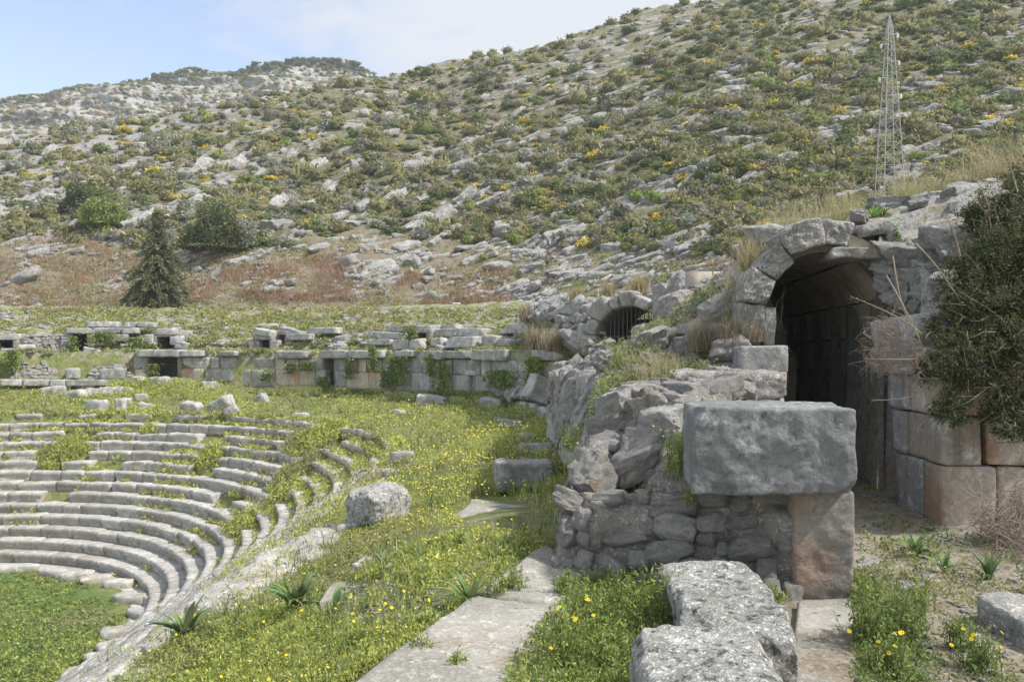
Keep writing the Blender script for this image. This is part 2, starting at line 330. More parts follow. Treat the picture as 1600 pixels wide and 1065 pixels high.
def overgrown(x, y):
    x = np.asarray(x, float); y = np.asarray(y, float); g = np.zeros_like(x)
    for p, s in BLW: g = np.maximum(g, np.exp(-((x - p.x) ** 2 + (y - p.y) ** 2) / (2 * s * s * .62)))
    return np.clip(g * (1 + .55 * f2(x, y, 1.1, 3, 55).reshape(g.shape)), 0, 1)
PITS = []   # (x, y, nx, ny, half width, depth, floor z)
def gz(x, y, noise=True):
    sh = np.shape(x); x = np.ravel(np.asarray(x, float)); y = np.ravel(np.asarray(y, float)); r = rr(x, y)
    g = overgrown(x, y); n = f2(x, y, 0.7, 4, 2) if noise else np.zeros_like(x); nf = f2(x, y, 3.0, 3, 9) if noise else n
    lin = ZT - RH * ((R1 - r) / 0.5)
    zs = lin - 0.42 + 0.34 * smooth(0.35, 0.8, g + 0.25 * n)
    za = ZT + (r - R1) / (RW - R1) * (ZD - ZT) - 0.05 + 0.05 * n + 0.03 * nf
    zu = np.interp(r, [RW, 21.6, 21.75, 24, 29.5, 33, 60, 900], [0.03, 0.15, 0.45, 1.3, 2.75, 2.9, 2.6, 2.0]) + 0.08 * n + 0.05 * nf
    z = np.where(r < R0, ZO + 0.03 * n, np.where(r < R1, zs, np.where(r < RW, za, zu)))
    # soil risen against the far left of the podium wall
    z = np.where((r >= R1) & (r < RW), z + 0.75 * smooth(-12, -17, x) * smooth(17.2, 19.8, r) * (y > CY), z)
    # right-hand side: high bank, passage, forecourt
    near = (y < 19.5) & (x > -1.5)
    s, t = st(x, y); xl = np.interp(y, [0, 5.3, 8.9, 9.35, 16], [2.0, 2.25, 3.02, 2.98, 2.9]); xd = np.interp(y, [5.5, 6.5, 8, 10, 13, 16, 20], [.45, .4, .7, 1.15, 1.4, 1.7, 2.3])
    low = -1.63 + 0.035 * n + 0.02 * nf
    fore = smooth(15.5, 17.9, r) * smooth(13.5, 6.5, y) * (x < 3)
    z = np.where((y < 19.5) & (r >= R1) & (x <= xd), za + (low - za) * fore, z)
    ztop = np.interp(y, [5.5, 6.2, 7, 8.5, 9.4, 11, 14], [-1.3, -.95, -.72, -.5, -.3, -.05, .05])
    left = near & (x > xd + .12) & (x < xl)
    top = np.maximum(ztop, np.where(y > 9.2, bankz(x, y), -9)); top = np.where(y > 9.2, ztop + (bankz(x, y) - ztop) * smooth(9.2, 10.6, y), ztop)
    z = np.where(left & (y > 6.5), top - .1 + 0.06 * n + 0.10 * nf + (.09 * f2(x, y, 7.0, 3, 19) if noise else 0), z); z = np.where((y <= 6.5) & (x > 0.0) & near, low, z)
    right = near & (x >= xl) & (y > 5.7)
    z = np.where(right, low, z)
    bz = bankz(x, y) + 0.08 * n + 0.05 * nf
    z = np.where(right & (t > 0.25) & (s > 0.3), np.minimum(bz, 0.0 + 0.9 * (s - 0.3)), z)
    z = np.where(right & (s > 2.1) & (t > 0.2), bz, z)
    z = np.where(right & (s > 6.6), bz, z)
    z = np.where((y < 5.7) & (x > 9), low + smooth(9, 16, x) * 3, z)
    for (px, py, nx, ny, hw, dp, zf) in PITS:
        dx = x - px; dy = y - py; a = dx * nx + dy * ny; b = -dx * ny + dy * nx
        z = np.where((a < 0.18) & (a > -dp) & (np.abs(b) < hw + 0.05), np.minimum(z, zf), z)
    return z.reshape(sh)

# portals (u0, u1, v_top, v_floor, R, depth): the ground is dug out behind each opening
PORT = {}
def portal_spec(key, u0, u1, vt, vf, R, depth=1.6, yaw=None, y=None):
    um = (u0 + u1) / 2; y = y or ray_r(um, R); c = PX(um, vf, y); k = Vector((CX - c.x, CY - c.y, 0)).normalized()
    if yaw is not None: k = Vector((math.sin(math.radians(yaw)), -math.cos(math.radians(yaw)), 0))
    view = Vector((-c.x, -c.y, 0)).normalized(); cosv = max(0.45, abs(view.dot(k)))
    w = (u1 - u0) / F * y / cosv; zt = (YH - vt) / F * y; zf = (YH - vf) / F * y
    PORT[key] = dict(c=c, n=k, w=w, zt=zt, zf=zf, d=depth, y=y); PITS.append((c.x, c.y, k.x, k.y, w / 2, depth, zf - 0.05))
portal_spec('a', 117, 136, 521, 553, 21.7); portal_spec('b', 247, 271, 523, 547, 21.9); portal_spec('c', 234, 277, 557, 589, 20.45)
portal_spec('d', 404, 422, 530, 557, 21.7); portal_spec('e', 435, 447, 523, 541, 22.0); portal_spec('f', 654, 669, 520, 535, 22.0)
portal_spec('g', 790, 806, 521, 531, 22.4); portal_spec('h', 0, 19, 531, 545, 21.7)
portal_spec('i', 508, 524, 560, 600, 20.5, 0.8); portal_spec('j', 732, 742, 586, 608, 20.5, 0.6)
portal_spec('arch', 932, 1032, 478, 547, 22, 2.6, yaw=-28, y=21.5)

def ground_mats():
    m, nt, b = nmat("ground_soil_and_grass"); g = N(nt); co = g.coords(True)
    at = g.n("ShaderNodeVertexColor", layer_name="Col"); sp = g.n("ShaderNodeSeparateColor"); g.l(at.outputs[0], sp.inputs[0])
    n1 = g.noise(co, 0.9, 8, 0.7, 0.3); n2 = g.noise(co, 5, 8, 0.75); n3 = g.noise(co, 30, 6, 0.7); n4 = g.noise(co, 2.2, 8, 0.7, 0.5)
    grass = g.mix(g.ramp(n2, 0.35, 0.65), (0.10, 0.135, 0.035), (0.20, 0.22, 0.075)); grass = g.mix(g.ramp(n4, 0.5, 0.62), grass, (0.24, 0.205, 0.13))
    soil = g.mix(g.ramp(n2, 0.35, 0.65), (0.20, 0.16, 0.115), (0.33, 0.285, 0.22)); soil = g.mix(g.ramp(n3, 0.52, 0.62), soil, (0.42, 0.39, 0.34))
    vo = g.n("ShaderNodeTexVoronoi"); vo.inputs["Scale"].default_value = 3.2; g.l(co, vo.inputs["Vector"])
    rub = g.mix(g.ramp(n3, 0.35, 0.65), (0.22, 0.215, 0.20), (0.42, 0.41, 0.38)); rub = g.mix(g.ramp(n2, 0.55, 0.68), rub, (0.12, 0.12, 0.10))
    fg = g.ramp(g.math('ADD', sp.outputs[1], g.math('MULTIPLY', g.math('SUBTRACT', n1, 0.5), 1.4)), 0.4, 0.6)
    c = g.mix(fg, soil, grass)
    fr_ = g.ramp(g.math('ADD', sp.outputs[0], g.math('MULTIPLY', g.math('SUBTRACT', n4, 0.5), 1.6)), 0.45, 0.6); c = g.mix(fr_, c, rub)
    lawn = g.mix(g.ramp(n1, 0.4, 0.65), (0.075, 0.15, 0.035), (0.15, 0.20, 0.06)); lawn = g.mix(g.ramp(n3, .4, .6), lawn, (0.11, 0.155, 0.045)); lawn = g.mix(g.ramp(g.noise(co, 1.1, 5, .6, 1.0), .62, .72), lawn, (0.30, 0.27, 0.2))
    c = g.mix(sp.outputs[2], c, lawn)
    nt.links.new(c, b.inputs["Base Color"]); g.bump(g.math('ADD', n2, g.math('MULTIPLY', n3, 0.6)), b, 0.8, 0.05); return m
M['ground'] = ground_mats()
# ground sheet: stadium-shaped polar grid, fine near the camera
mm = np.concatenate([-np.geomspace(700, 26, 14), -np.arange(25, 14.01, -0.5), -np.arange(14, 2.0, -0.085), -np.arange(2.0, 0, -0.2), np.linspace(0, 62, 620)])
rl = np.concatenate([[0.02], np.arange(0.5, 7.5, 0.5), np.arange(7.6, 15.6, 0.1), np.arange(15.6, 27.0, 0.085), np.arange(27, 34, 0.35), np.geomspace(34.5, 900, 26)])
Rg, Mg = np.meshgrid(rl, mm, indexing='ij')
xg = np.where(Mg > 0, CX + Rg * np.cos(Mg / 20.0), CX + Rg); yg = np.where(Mg > 0, CY + Rg * np.sin(Mg / 20.0), CY + np.minimum(Mg, 0))
zg = gz(xg, yg)
gcol = np.zeros(xg.shape + (3,), np.float32)
rg_ = rr(xg, yg); s_, t_ = st(xg, yg)
gcol[..., 1] = np.where(rg_ > RW, 0.55, 0.85); gcol[..., 0] = np.where(rg_ > RW, 0.45, 0.0)
xdg = np.interp(yg, [5.5, 6.5, 8, 10, 13, 16, 20], [.45, .4, .7, 1.15, 1.4, 1.7, 2.3])
pth = (yg < 17) & (xg > xdg + 0.02) & (zg < -1.4) & (xg > 1.3); gcol[..., 1] = np.where(pth, 0.22, gcol[..., 1])
fore = (yg < 8.5) & (xg < 1.3) & (xg > -1.2) & (rg_ > R1); gcol[..., 1] = np.where(fore, 0.6, gcol[..., 1])
mas = (yg < 19) & (xg > xdg) & (zg > -1.35); gcol[..., 0] = np.where(mas, 0.75, gcol[..., 0]); gcol[..., 1] = np.where(mas, 0.3, gcol[..., 1])
gcol[..., 2] = smooth(7.7, 7.0, rg_)
i, j = np.meshgrid(np.arange(len(rl) - 1), np.arange(len(mm) - 1), indexing='ij'); k = (i * len(mm) + j).ravel()
gr = mk("ground", np.stack([xg, yg, zg], -1).reshape(-1, 3), np.stack([k, k + len(mm), k + len(mm) + 1, k + 1], 1), M['ground'], col=gcol.reshape(-1, 3), smooth_=True); tag(gr, kind='structure')

# ------------------------------------------------------------------ hillsides
VRU = [-900, -400, 0, 70, 150, 250, 330, 400, 500, 560, 590, 640, 700, 790, 870, 900, 960, 1000, 1100, 1300, 1600, 2500]
VRV = [330, 262, 236, 222, 200, 184, 172, 161, 146, 130, 122, 113, 102, 84, 74, 62, 36, 20, 4, -60, -130, -260]
def hill_par(u):
    yb = np.interp(u, [-900, 0, 700, 900, 1150, 1400, 1600, 2500], [60, 53, 52, 47, 39, 36, 34, 34]); T = np.interp(u, [-900, 0, 600, 1100, 1600, 2500], [.50, .52, .58, .64, .72, .95]); return yb, T
VB = 505.0
def hill_raw(u, v):
    yb, T = hill_par(u); e = (YH - v) / F; zb = yb * (YH - VB) / F; y = (zb - yb * T) / np.minimum(e - T, -0.02); return (u - 800) / F * y, y, e * y
def hn(x, y):
    a = f2(x, y, 0.09, 3, 21); b = f2(x + y * .5, y, 0.45, 4, 23); return (0.9 * a + 0.28 * b).reshape(np.shape(x))
def hill_at(u, v):
    u = np.asarray(u, float); v = np.asarray(v, float); x, y, z = hill_raw(u, v); return np.stack([x, y, z + hn(x, y) * smooth(45, 58, y + 0 * u)], -1)
uh = np.arange(-900, 2501, 5.0); th_ = np.concatenate([np.linspace(0, 1, 150), 1 + np.array([.03, .08, .2])])
Ug, Tg = np.meshgrid(uh, th_, indexing='ij'); vr = np.interp(Ug, VRU, VRV); vr = vr + 2.5 * vnoise(P3(Ug.ravel() / 14.0, Ug.ravel() * 0), 4).reshape(Ug.shape)
tt = np.minimum(Tg, 1); Vg = VB + (vr - VB) * tt; hx, hy, hz = hill_raw(Ug, Vg); hz = hz + hn(hx, hy) * smooth(45, 58, hy)
ov = np.maximum(Tg - 1, 0) * 150; hz = hz - ov * 0.5; ux = (Ug - 800) / F; hx = hx + ux * ov; hy = hy + ov
def hill_mat():
    m, nt, b = nmat("hillside"); g = N(nt); co = g.coords(True); cs = g.coords(True, scale=(0.35, 1.0, 1.6), rot=(0, math.radians(28), 0))
    n1 = g.noise(co, 0.35, 8, 0.7, .3); n2 = g.noise(co, 1.6, 8, 0.75); n3 = g.noise(cs, 0.55, 9, 0.72, .6); n4 = g.noise(co, 7, 5, .7)
    c = g.mix(g.ramp(n2, .35, .65), (0.18, 0.18, 0.10), (0.28, 0.27, 0.165)); c = g.mix(g.ramp(n1, .5, .65), c, (0.37, 0.33, 0.25))
    rk = g.mix(g.ramp(n4, .35, .65), (0.32, 0.315, 0.30), (0.54, 0.53, 0.50)); rk = g.mix(g.ramp(n2, .58, .7), rk, (0.12, 0.12, 0.11))
    sp = g.n("ShaderNodeSeparateColor"); at = g.n("ShaderNodeVertexColor", layer_name="Col"); g.l(at.outputs[0], sp.inputs[0])
    f = g.ramp(g.math('ADD', n3, g.math('MULTIPLY', sp.outputs[0], 0.30)), .56, .62); c = g.mix(f, c, rk)
    sc2 = g.mix(g.ramp(n4, .4, .6), (0.33, 0.24, 0.17), (0.40, 0.36, 0.29)); sc2 = g.mix(g.ramp(n2, .5, .6), sc2, (0.19, 0.21, 0.08))
    c = g.mix(g.ramp(g.math('ADD', sp.outputs[1], g.math('SUBTRACT', n1, 0.5)), .4, .6), c, sc2)
    nt.links.new(c, b.inputs["Base Color"]); g.bump(g.math('ADD', g.math('MULTIPLY', n3, 2.0), n2), b, 1.0, 0.5); return m
M['hill'] = hill_mat()
def field_mask(u, v):
    """the cleared, scree-covered foot of the slope"""
    top = np.interp(u, [-400, 0, 150, 300, 420, 560, 700, 850, 1000, 1150, 1300], [375, 382, 378, 400, 400, 360, 368, 372, 385, 400, 420]); return smooth(-10, 14, np.asarray(v) - top)
hc = np.zeros(Ug.shape + (3,), np.float32); hc[..., 1] = field_mask(Ug, Vg); hc[..., 0] = smooth(500, 200, Ug) * .5 + smooth(300, 100, Vg) * 0.1
i, j = np.meshgrid(np.arange(len(uh) - 1), np.arange(len(th_) - 1), indexing='ij'); k = (i * len(th_) + j).ravel()
tag(mk("hillside", np.stack([hx, hy, hz], -1).reshape(-1, 3), np.stack([k, k + len(th_), k + len(th_) + 1, k + 1], 1), M['hill'], col=hc.reshape(-1, 3), smooth_=True), kind='structure')

# far limestone ridge beyond the slope
FRU = [-900, -300, 0, 60, 130, 180, 230, 300, 360, 420, 470, 520, 560, 582, 600, 640, 720]
FRV = [230, 165, 150, 143, 139, 128, 121, 112, 107, 103, 102, 101, 104, 113, 135, 200, 300]
def far_at(u, v):
    u = np.asarray(u, float); v = np.asarray(v, float); vr = np.interp(u, FRU, FRV); q = np.clip((v - vr) / 150, -0.2, 1.4)
    y = 330 - 150 * q + 5 * np.sin(u / 37.0); x = (u - 800) / F * y; z = (YH - v) / F * y; n = f2(x, z, 0.05, 4, 41).reshape(np.shape(x)); n2 = f2(x * .4, z * 2.0, 0.12, 4, 43).reshape(np.shape(x))
    n3 = f2(x * .5, z * 1.4, 0.5, 4, 47).reshape(np.shape(x)); return np.stack([x, y + n * 6 + n2 * 4 + np.abs(n3) * 2.0, z + n3 * .2], -1)
uf = np.arange(-900, 724, 2.2); tf = np.linspace(0, 1.3, 130); Uf, Tf = np.meshgrid(uf, tf, indexing='ij'); Vf = np.interp(Uf, FRU, FRV) + 1.5 * vnoise(P3(Uf.ravel() / 9.0, Uf.ravel() * 0), 6).reshape(Uf.shape) + Tf * 170
fp = far_at(Uf, Vf); bk = fp[:, :1].copy(); bk[..., 1] += 60; bk[..., 2] -= 20; fp = np.concatenate([bk, fp], 1); nT = len(tf) + 1
def far_mat():
    m, nt, b = nmat("far_limestone_ridge"); g = N(nt); co = g.coords(True); cs = g.coords(True, scale=(0.3, .6, 1.4), rot=(0, math.radians(14), 0))
    n1 = g.noise(co, .09, 8, .7); n2 = g.noise(cs, .25, 9, .75, .5); n3 = g.noise(co, 1.1, 6, .7)
    c = g.mix(g.ramp(n2, .35, .65), (0.34, 0.34, 0.33), (0.54, 0.53, 0.50)); c = g.mix(g.ramp(n3, .54, .64), c, (0.22, 0.23, 0.18)); c = g.mix(g.ramp(g.noise(co, .06, 6, .65, .4), .54, .64), c, (0.52, 0.38, 0.28))
    c = g.mix(g.ramp(n1, .5, .62, 0, .75), c, (0.13, 0.15, 0.085)); nt.links.new(c, b.inputs["Base Color"]); g.bump(n2, b, 1.0, 2.0); return m
M['far'] = far_mat()
i, j = np.meshgrid(np.arange(len(uf) - 1), np.arange(nT - 1), indexing='ij'); k = (i * nT + j).ravel()
tag(mk("hill", fp.reshape(-1, 3), np.stack([k, k + nT, k + nT + 1, k + 1], 1), M['far'], smooth_=True), kind='structure')

# ------------------------------------------------------------------ shrubs and rocks on the hill
def bush(R, H, nl, leaf, seed, pal, w, core=True, lump=0.35, flat=0.0, stem=False):
    rg = np.random.default_rng(seed); d = rg.normal(size=(nl, 3)); d[:, 2] = np.abs(d[:, 2]) * 0.9 - 0.12; d /= np.linalg.norm(d, axis=1, keepdims=True)
    off = rg.uniform(0, 30, 3); lm = 1 + lump * vnoise(d * 2.2 + off, 7) + lump * .5 * vnoise(d * 5 + off, 8); rad = lm * rg.uniform(0.72, 1.03, nl)
    C = d * rad[:, None] * np.array([R, R, H]); C[:, 2] = np.maximum(C[:, 2], -0.05)
    V, Q, c = leaves(C, leaf * rg.uniform(.7, 1.4, nl), mixcols(nl, pal, w, .28, rg), .5, .25, rg)
    if core:
        G, q = boxgrid(4, 4, 3); dd = G / np.linalg.norm(G, axis=1, keepdims=True); lm = 1 + lump * vnoise(dd * 2.2 + off, 7)
        cv = dd * (lm * .74)[:, None] * np.array([R, R, H]); V2, Q2, c2 = cv, q, np.tile(np.asarray(pal[0]) * 1.15, (len(cv), 1)); return cat_arrays([(V, Q, c), (V2, Q2, c2)])
    return V, Q, c
OLIVE = [(.20, .195, .095), (.31, .295, .15), (.41, .385, .22)]; DARK = [(.11, .135, .06), (.18, .21, .095), (.25, .28, .135)]; GREY = [(.23, .24, .19), (.32, .325, .26), (.40, .40, .33)]
LIME = [(.17, .22, .07), (.25, .31, .09), (.33, .38, .13)]; GORSE = [(.22, .23, .09), (.85, .64, .05), (.80, .60, .07)]; BROWN = [(.25, .23, .19), (.33, .30, .24), (.40, .36, .29)]
KINDS = {'olive': ("olive green", OLIVE, (1, 2, 1.2)), 'dark': ("dark green", DARK, (1.3, 2, 1)), 'grey': ("grey green", GREY, (1, 1.5, 1)), 'lime': ("bright yellow green", LIME, (1, 1.6, 1)), 'gorse': ("yellow flowering", GORSE, (.6, 2, 1.5)), 'brown': ("dry brown", BROWN, (1, 1, 1))}
PROTO = {}
for q_, (kn, (nm, pal, w)) in enumerate(KINDS.items()):
    PROTO[kn] = []
    for s in range(3):
        V, Q, c = bush(1.0, .8, 420, .085, 100 + q_ * 10 + s, pal, w)
        PROTO[kn].append(mk("shrub", V, Q, M['leaf'], col=c)); COL.objects.unlink(PROTO[kn][-1])
ROCKP = []
for s in range(9):
    V, Q = stone(2.0, 1.1, .9, (20, 13, 12), .4, .08, 1.6, 300 + s, 8, (.5, .85), crag=.45); ROCKP.append(mk("boulder", V, Q, M['rock'], smooth_=False)); COL.objects.unlink(ROCKP[-1])
LAND = [(245, 420, "the shaggy conifer"), (340, 375, "the round evergreen bush"), (130, 320, "the two green slope-foot trees"), (165, 342, "the two green slope-foot trees"), (1390, 150, "the pylon's upper half"), (1395, 290, "the pylon's foot"),
        (712, 478, "the small white box"), (1150, 305, "the tall bank-top bush"), (790, 205, "the lone mid-slope bush"), (900, 325, "the cracked slope-foot boulders"), (520, 260, "the long pale ledge"), (80, 320, "the long slanting ledge"), (1245, 140, "the pale crag"),
        (1340, 270, "the pointed lone boulder"), (590, 125, "the notch in the skyline"), (900, 60, "the rocky nose of the ridge"), (1540, 100, "the upper scree patch"), (610, 225, "the fluted pale outcrop"), (40, 240, "the far cliffs' foot"), (1180, 60, "the hill crest"), (400, 200, "the far cliffs' saddle"), (1130, 210, "the pale upright stone"),
        (300, 250, "the twin dark bushes"), (700, 330, "the row of gorse bushes"), (1560, 230, "the dry grass fringe")]
def where_is(u, v):
    d = [(math.hypot(u - a, (v - b)), a, b, n) for a, b, n in LAND]; dd, a, b, n = min(d)
    dx, dy = u - a, v - b
    if dd < 26: return "close to " + n
    s = ("above " if dy < 0 else "below ") if abs(dy) > 1.6 * abs(dx) else (("up and " if dy < 0 else "down and ") if abs(dy) > .6 * abs(dx) else "") + ("left of " if dx < 0 else "right of ")
    return ("just " if dd < 60 else "well ") + s + n
used_l = {}
def put(proto, name, label, cat, group, P, S, R3=None, yaw=None):
    o = proto.copy(); COL.objects.link(o); o.name = name
    if R3 is None: R3 = rotm(random.uniform(0, 360) if yaw is None else yaw)
    M4 = Matrix.Identity(4)
    A = np.array(R3) @ np.diag(S)
    for a in range(3):
        for b in range(3): M4[a][b] = A[a, b]
        M4[a][3] = float(P[a])
    o.matrix_world = M4; return tag(o, label, cat, group)
def size_word(px): return "large" if px > 30 else ("medium" if px > 20 else "small")
def rock_axes(u, v, ang):
    a = hill_at(u, v); b = hill_at(u + 18 * math.cos(math.radians(ang)), v - 18 * math.sin(math.radians(ang))); c = hill_at(u + 10 * math.sin(math.radians(ang)), v + 10 * math.cos(math.radians(ang)))
    X = (b - a); X /= np.linalg.norm(X); Y = (a - c); Z = np.cross(X, Y); Z /= np.linalg.norm(Z); Z = Z if Z[2] > 0 else -Z; Z = Z + np.array([0, 0.1, .6]); Z -= (Z @ X) * X; Z /= np.linalg.norm(Z); return np.stack([X, np.cross(Z, X), Z], 1)
def hill_bush(u, v, w, kind, h=None, nm="shrub", cat="shrub", group="shrubs scattered over the hillside", lab=None):
    P = hill_at(u, v); R = w / 2 / F * P[1]; H = (h / F * P[1] * .62) if h else R * random.uniform(.7, 1.05)
    lab = lab or f"{size_word(w)} {KINDS[kind][0]} {'gorse' if kind=='gorse' else 'shrub'}, {where_is(u, v)}"
    return put(random.choice(PROTO[kind]), "gorse_bush" if kind == 'gorse' else nm, lab, cat, "gorse bushes in flower on the hillside" if kind == 'gorse' else group, P - np.array([0, 0, .05]), (R, R, H))
def hill_rock(u, v, w, h, ang, lab=None, seed=None, rot=8):
    P = hill_at(u, v); L = w / F * P[1]; H = h / F * P[1]; r = ROCKP[(seed if seed is not None else random.randrange(99)) % 9]
    A = rock_axes(u, v, ang) @ rotm(random.uniform(-rot, rot), random.uniform(-rot, rot), random.uniform(-rot, rot))
    lab = lab or f"{size_word(w)} {random.choice(['pale', 'grey', 'weathered'])} limestone outcrop, {where_is(u, v)}"
    return put(r, "boulder", lab, "rock", "limestone outcrops on the hillside", P, (L / 2, max(L * .32, H * .6), H * .62), A)
# hand-placed rocks and bushes read off the photo (u, v, w, h, angle)
RK = [(60, 330, 70, 18, 32), (105, 305, 60, 14, 30), (20, 345, 40, 16, 20), (75, 240, 50, 10, 25), (120, 262, 60, 12, 24), (150, 283, 50, 13, 28), (60, 270, 45, 14, 18), (200, 262, 40, 12, 25), (215, 275, 42, 14, 30), (255, 275, 30, 16, 30), (330, 275, 40, 12, 32), (380, 292, 30, 14, 30), (400, 268, 26, 16, 40), (285, 348, 52, 26, 5), (205, 350, 40, 16, 20), (125, 352, 50, 18, 25), (110, 368, 50, 14, 10), (60, 372, 60, 14, 15), (20, 385, 50, 16, 20), (490, 258, 70, 18, 30), (540, 240, 50, 14, 22), (480, 323, 44, 20, 15), (605, 226, 46, 24, 20), (560, 262, 40, 20, 10), (575, 330, 34, 22, 15), (660, 318, 40, 26, 25), (720, 278, 46, 18, 25), (705, 365, 50, 24, 40), (680, 380, 40, 18, 30), (640, 385, 40, 20, 20), (565, 355, 50, 18, 15), (880, 330, 50, 34, 20), (905, 320, 30, 40, 60), (810, 305, 60, 20, 28), (800, 352, 48, 28, 15), (880, 360, 46, 28, 20), (900, 275, 26, 26, 0), (895, 255, 34, 16, 20), (765, 195, 26, 18, 10), (750, 255, 26, 22, 10), (840, 195, 30, 14, 10), (900, 185, 48, 14, 30), (905, 215, 40, 16, 20), (940, 225, 30, 18, 10), (955, 240, 40, 12, 25), (1125, 210, 30, 28, 5), (1105, 232, 44, 14, 12), (1085, 265, 40, 14, 25), (1130, 290, 44, 26, 20), (1345, 273, 26, 26, 10), (1245, 130, 60, 34, 10), (1210, 130, 34, 18, 10), (1330, 150, 50, 18, 5), (1395, 215, 60, 40, 10), (1415, 250, 40, 30, 30), (1448, 252, 34, 20, 5), (1500, 228, 50, 16, 5), (1520, 100, 40, 16, 8), (1440, 170, 70, 14, 12), (1320, 170, 50, 12, 8), (1100, 335, 40, 14, 15), (1045, 300, 50, 12, 20),
      (955, 385, 50, 24, 10), (1040, 380, 60, 20, 8), (1005, 400, 60, 18, 12), (1020, 372, 44, 16, 10), (830, 410, 50, 34, 15), (800, 440, 70, 26, 10), (780, 408, 50, 20, 8), (820, 385, 36, 18, 10), (905, 400, 44, 20, 15), (930, 425, 50, 22, 10), (980, 432, 60, 20, 10), (640, 385, 60, 20, 30), (600, 430, 70, 40, 25), (575, 445, 40, 30, 40), (645, 420, 40, 40, 60), (500, 405, 46, 14, 25), (375, 425, 46, 18, 15), (400, 418, 30, 16, 20), (330, 440, 50, 12, 35), (430, 395, 36, 14, 20), (460, 375, 30, 10, 20), (530, 345, 40, 12, 25), (310, 460, 30, 10, 30), (90, 395, 30, 10, 10), (150, 400, 20, 8, 10), (190, 430, 20, 10, 10)]
for t in RK: hill_rock(*t, rot=5)
BU = [(130, 322, 40, 'dark', 34), (165, 350, 54, 'lime', 44), (380, 338, 38, 'dark', 34), (345, 322, 34, 'olive', 26), (262, 218, 30, 'olive', 18), (145, 252, 26, 'dark', 16), (400, 268, 26, 'dark', 20), (420, 225, 60, 'olive', 26), (790, 215, 34, 'dark', 34), (690, 158, 22, 'dark', 16), (1150, 313, 40, 'lime', 36), (1160, 245, 40, 'lime', 24), (1250, 330, 62, 'dark', 36), (1080, 330, 40, 'dark', 26), (1090, 348, 30, 'olive', 20), (1000, 305, 50, 'dark', 28), (960, 300, 40, 'lime', 24), (735, 335, 34, 'olive', 20), (420, 392, 60, 'lime', 20), (450, 380, 30, 'grey', 12), (755, 400, 28, 'lime', 14), (850, 400, 44, 'brown', 26), (945, 380, 30, 'lime', 14), (905, 440, 24, 'lime', 18), (1205, 345, 36, 'grey', 14), (205, 355, 22, 'gorse', 12), (708, 338, 26, 'gorse', 12), (655, 302, 18, 'gorse', 12), (795, 270, 22, 'gorse', 12), (1415, 283, 44, 'gorse', 16), (1335, 255, 30, 'gorse', 10), (1530, 142, 24, 'gorse', 8), (1300, 172, 16, 'gorse', 7), (1175, 158, 16, 'gorse', 7), (870, 85, 14, 'gorse', 6), (550, 212, 16, 'gorse', 7), (925, 330, 16, 'gorse', 12), (1085, 175, 20, 'gorse', 8), (1455, 100, 20, 'gorse', 8), (610, 322, 20, 'grey', 14), (650, 345, 44, 'brown', 16), (690, 345, 40, 'dark', 14), (470, 350, 40, 'dark', 18), (500, 345, 34, 'olive', 14), (60, 350, 36, 'olive', 20), (30, 345, 30, 'grey', 20), (95, 335, 40, 'grey', 18), (360, 390, 24, 'olive', 14), (1070, 100, 22, 'dark', 14), (1100, 80, 24, 'dark', 14), (1020, 70, 18, 'dark', 10), (860, 130, 24, 'dark', 14), (330, 300, 34, 'lime', 18), (640, 240, 34, 'dark', 16), (1540, 60, 30, 'dark', 14), (1500, 70, 34, 'dark', 16), (1470, 75, 24, 'dark', 14), (1380, 62, 30, 'dark', 16)]
for u, v, w, kd, h in BU: hill_bush(u, v, w, kd, h)
# random cover, spread evenly in the picture, the 230 largest as individuals and the rest as one mass
def sample_hill(n, seed, vmax=400):
    rg = np.random.default_rng(seed); u = rg.uniform(-120, 1760, n * 2); v = rg.uniform(-100, vmax, n * 2); ok = (v > np.interp(u, VRU, VRV) - 1) & (field_mask(u, v) < rg.uniform(.15, .75, n * 2)); return u[ok][:n], v[ok][:n], rg
u_, v_, rgs = sample_hill(13500, 5)
yy = hill_raw(u_, v_)[1]; wpx = np.clip(rgs.lognormal(np.log(1.0), .52, len(u_)) / yy * F, 4, 44) * 0.95
dens = fbm(P3(u_ / 45, v_ / 22), 3, 77); rocky = fbm(P3((u_ - v_ * .2) / 160, (v_ + u_ * .45) / 16), 3, 88) + smooth(520, 0, u_) * .12
keep = (rocky < 0.40) | (rgs.random(len(u_)) < .2); u_, v_, wpx, dens = u_[keep], v_[keep], wpx[keep], dens[keep]
kindr = rgs.random(len(u_)); order = np.argsort(-wpx); mass = []
PA = {}
for kn in PROTO:
    for q_, o in enumerate(PROTO[kn]):
        nm, pal, w = KINDS[kn]; PA[kn, q_] = bush(1.0, .8, 85, .17, 500 + q_, pal, w)
nind = 0
for i_ in order:
    u, v, w = float(u_[i_]), float(v_[i_]), float(wpx[i_]); kr = kindr[i_]; lft = u < 620
    kd = 'gorse' if kr < (.15 if v > 40 else .07) else ('dark' if kr < .36 + .0002 * max(0, u - 600) else ('grey' if kr < .54 else ('lime' if kr < .60 else ('brown' if kr < .67 else 'olive'))))
    if nind < 185 and 0 < u < 1600 and v > -5: hill_bush(u, v, w * (.7 if kd == 'gorse' else 1), kd); nind += 1
    else:
        V, Q, c = PA[kd, i_ % 3]; P = hill_at(u, v); R = w / 2 / F * P[1] * (.7 if kd == 'gorse' else 1); a = kr * 628; ca, sa = math.cos(a), math.sin(a)
        W = np.stack([(V[:, 0] * ca - V[:, 1] * sa) * R, (V[:, 0] * sa + V[:, 1] * ca) * R, V[:, 2] * R * (.7 + kr * .5)], 1) + P; mass.append((W, Q, c * (.8 + .4 * ((kr * 37) % 1))))
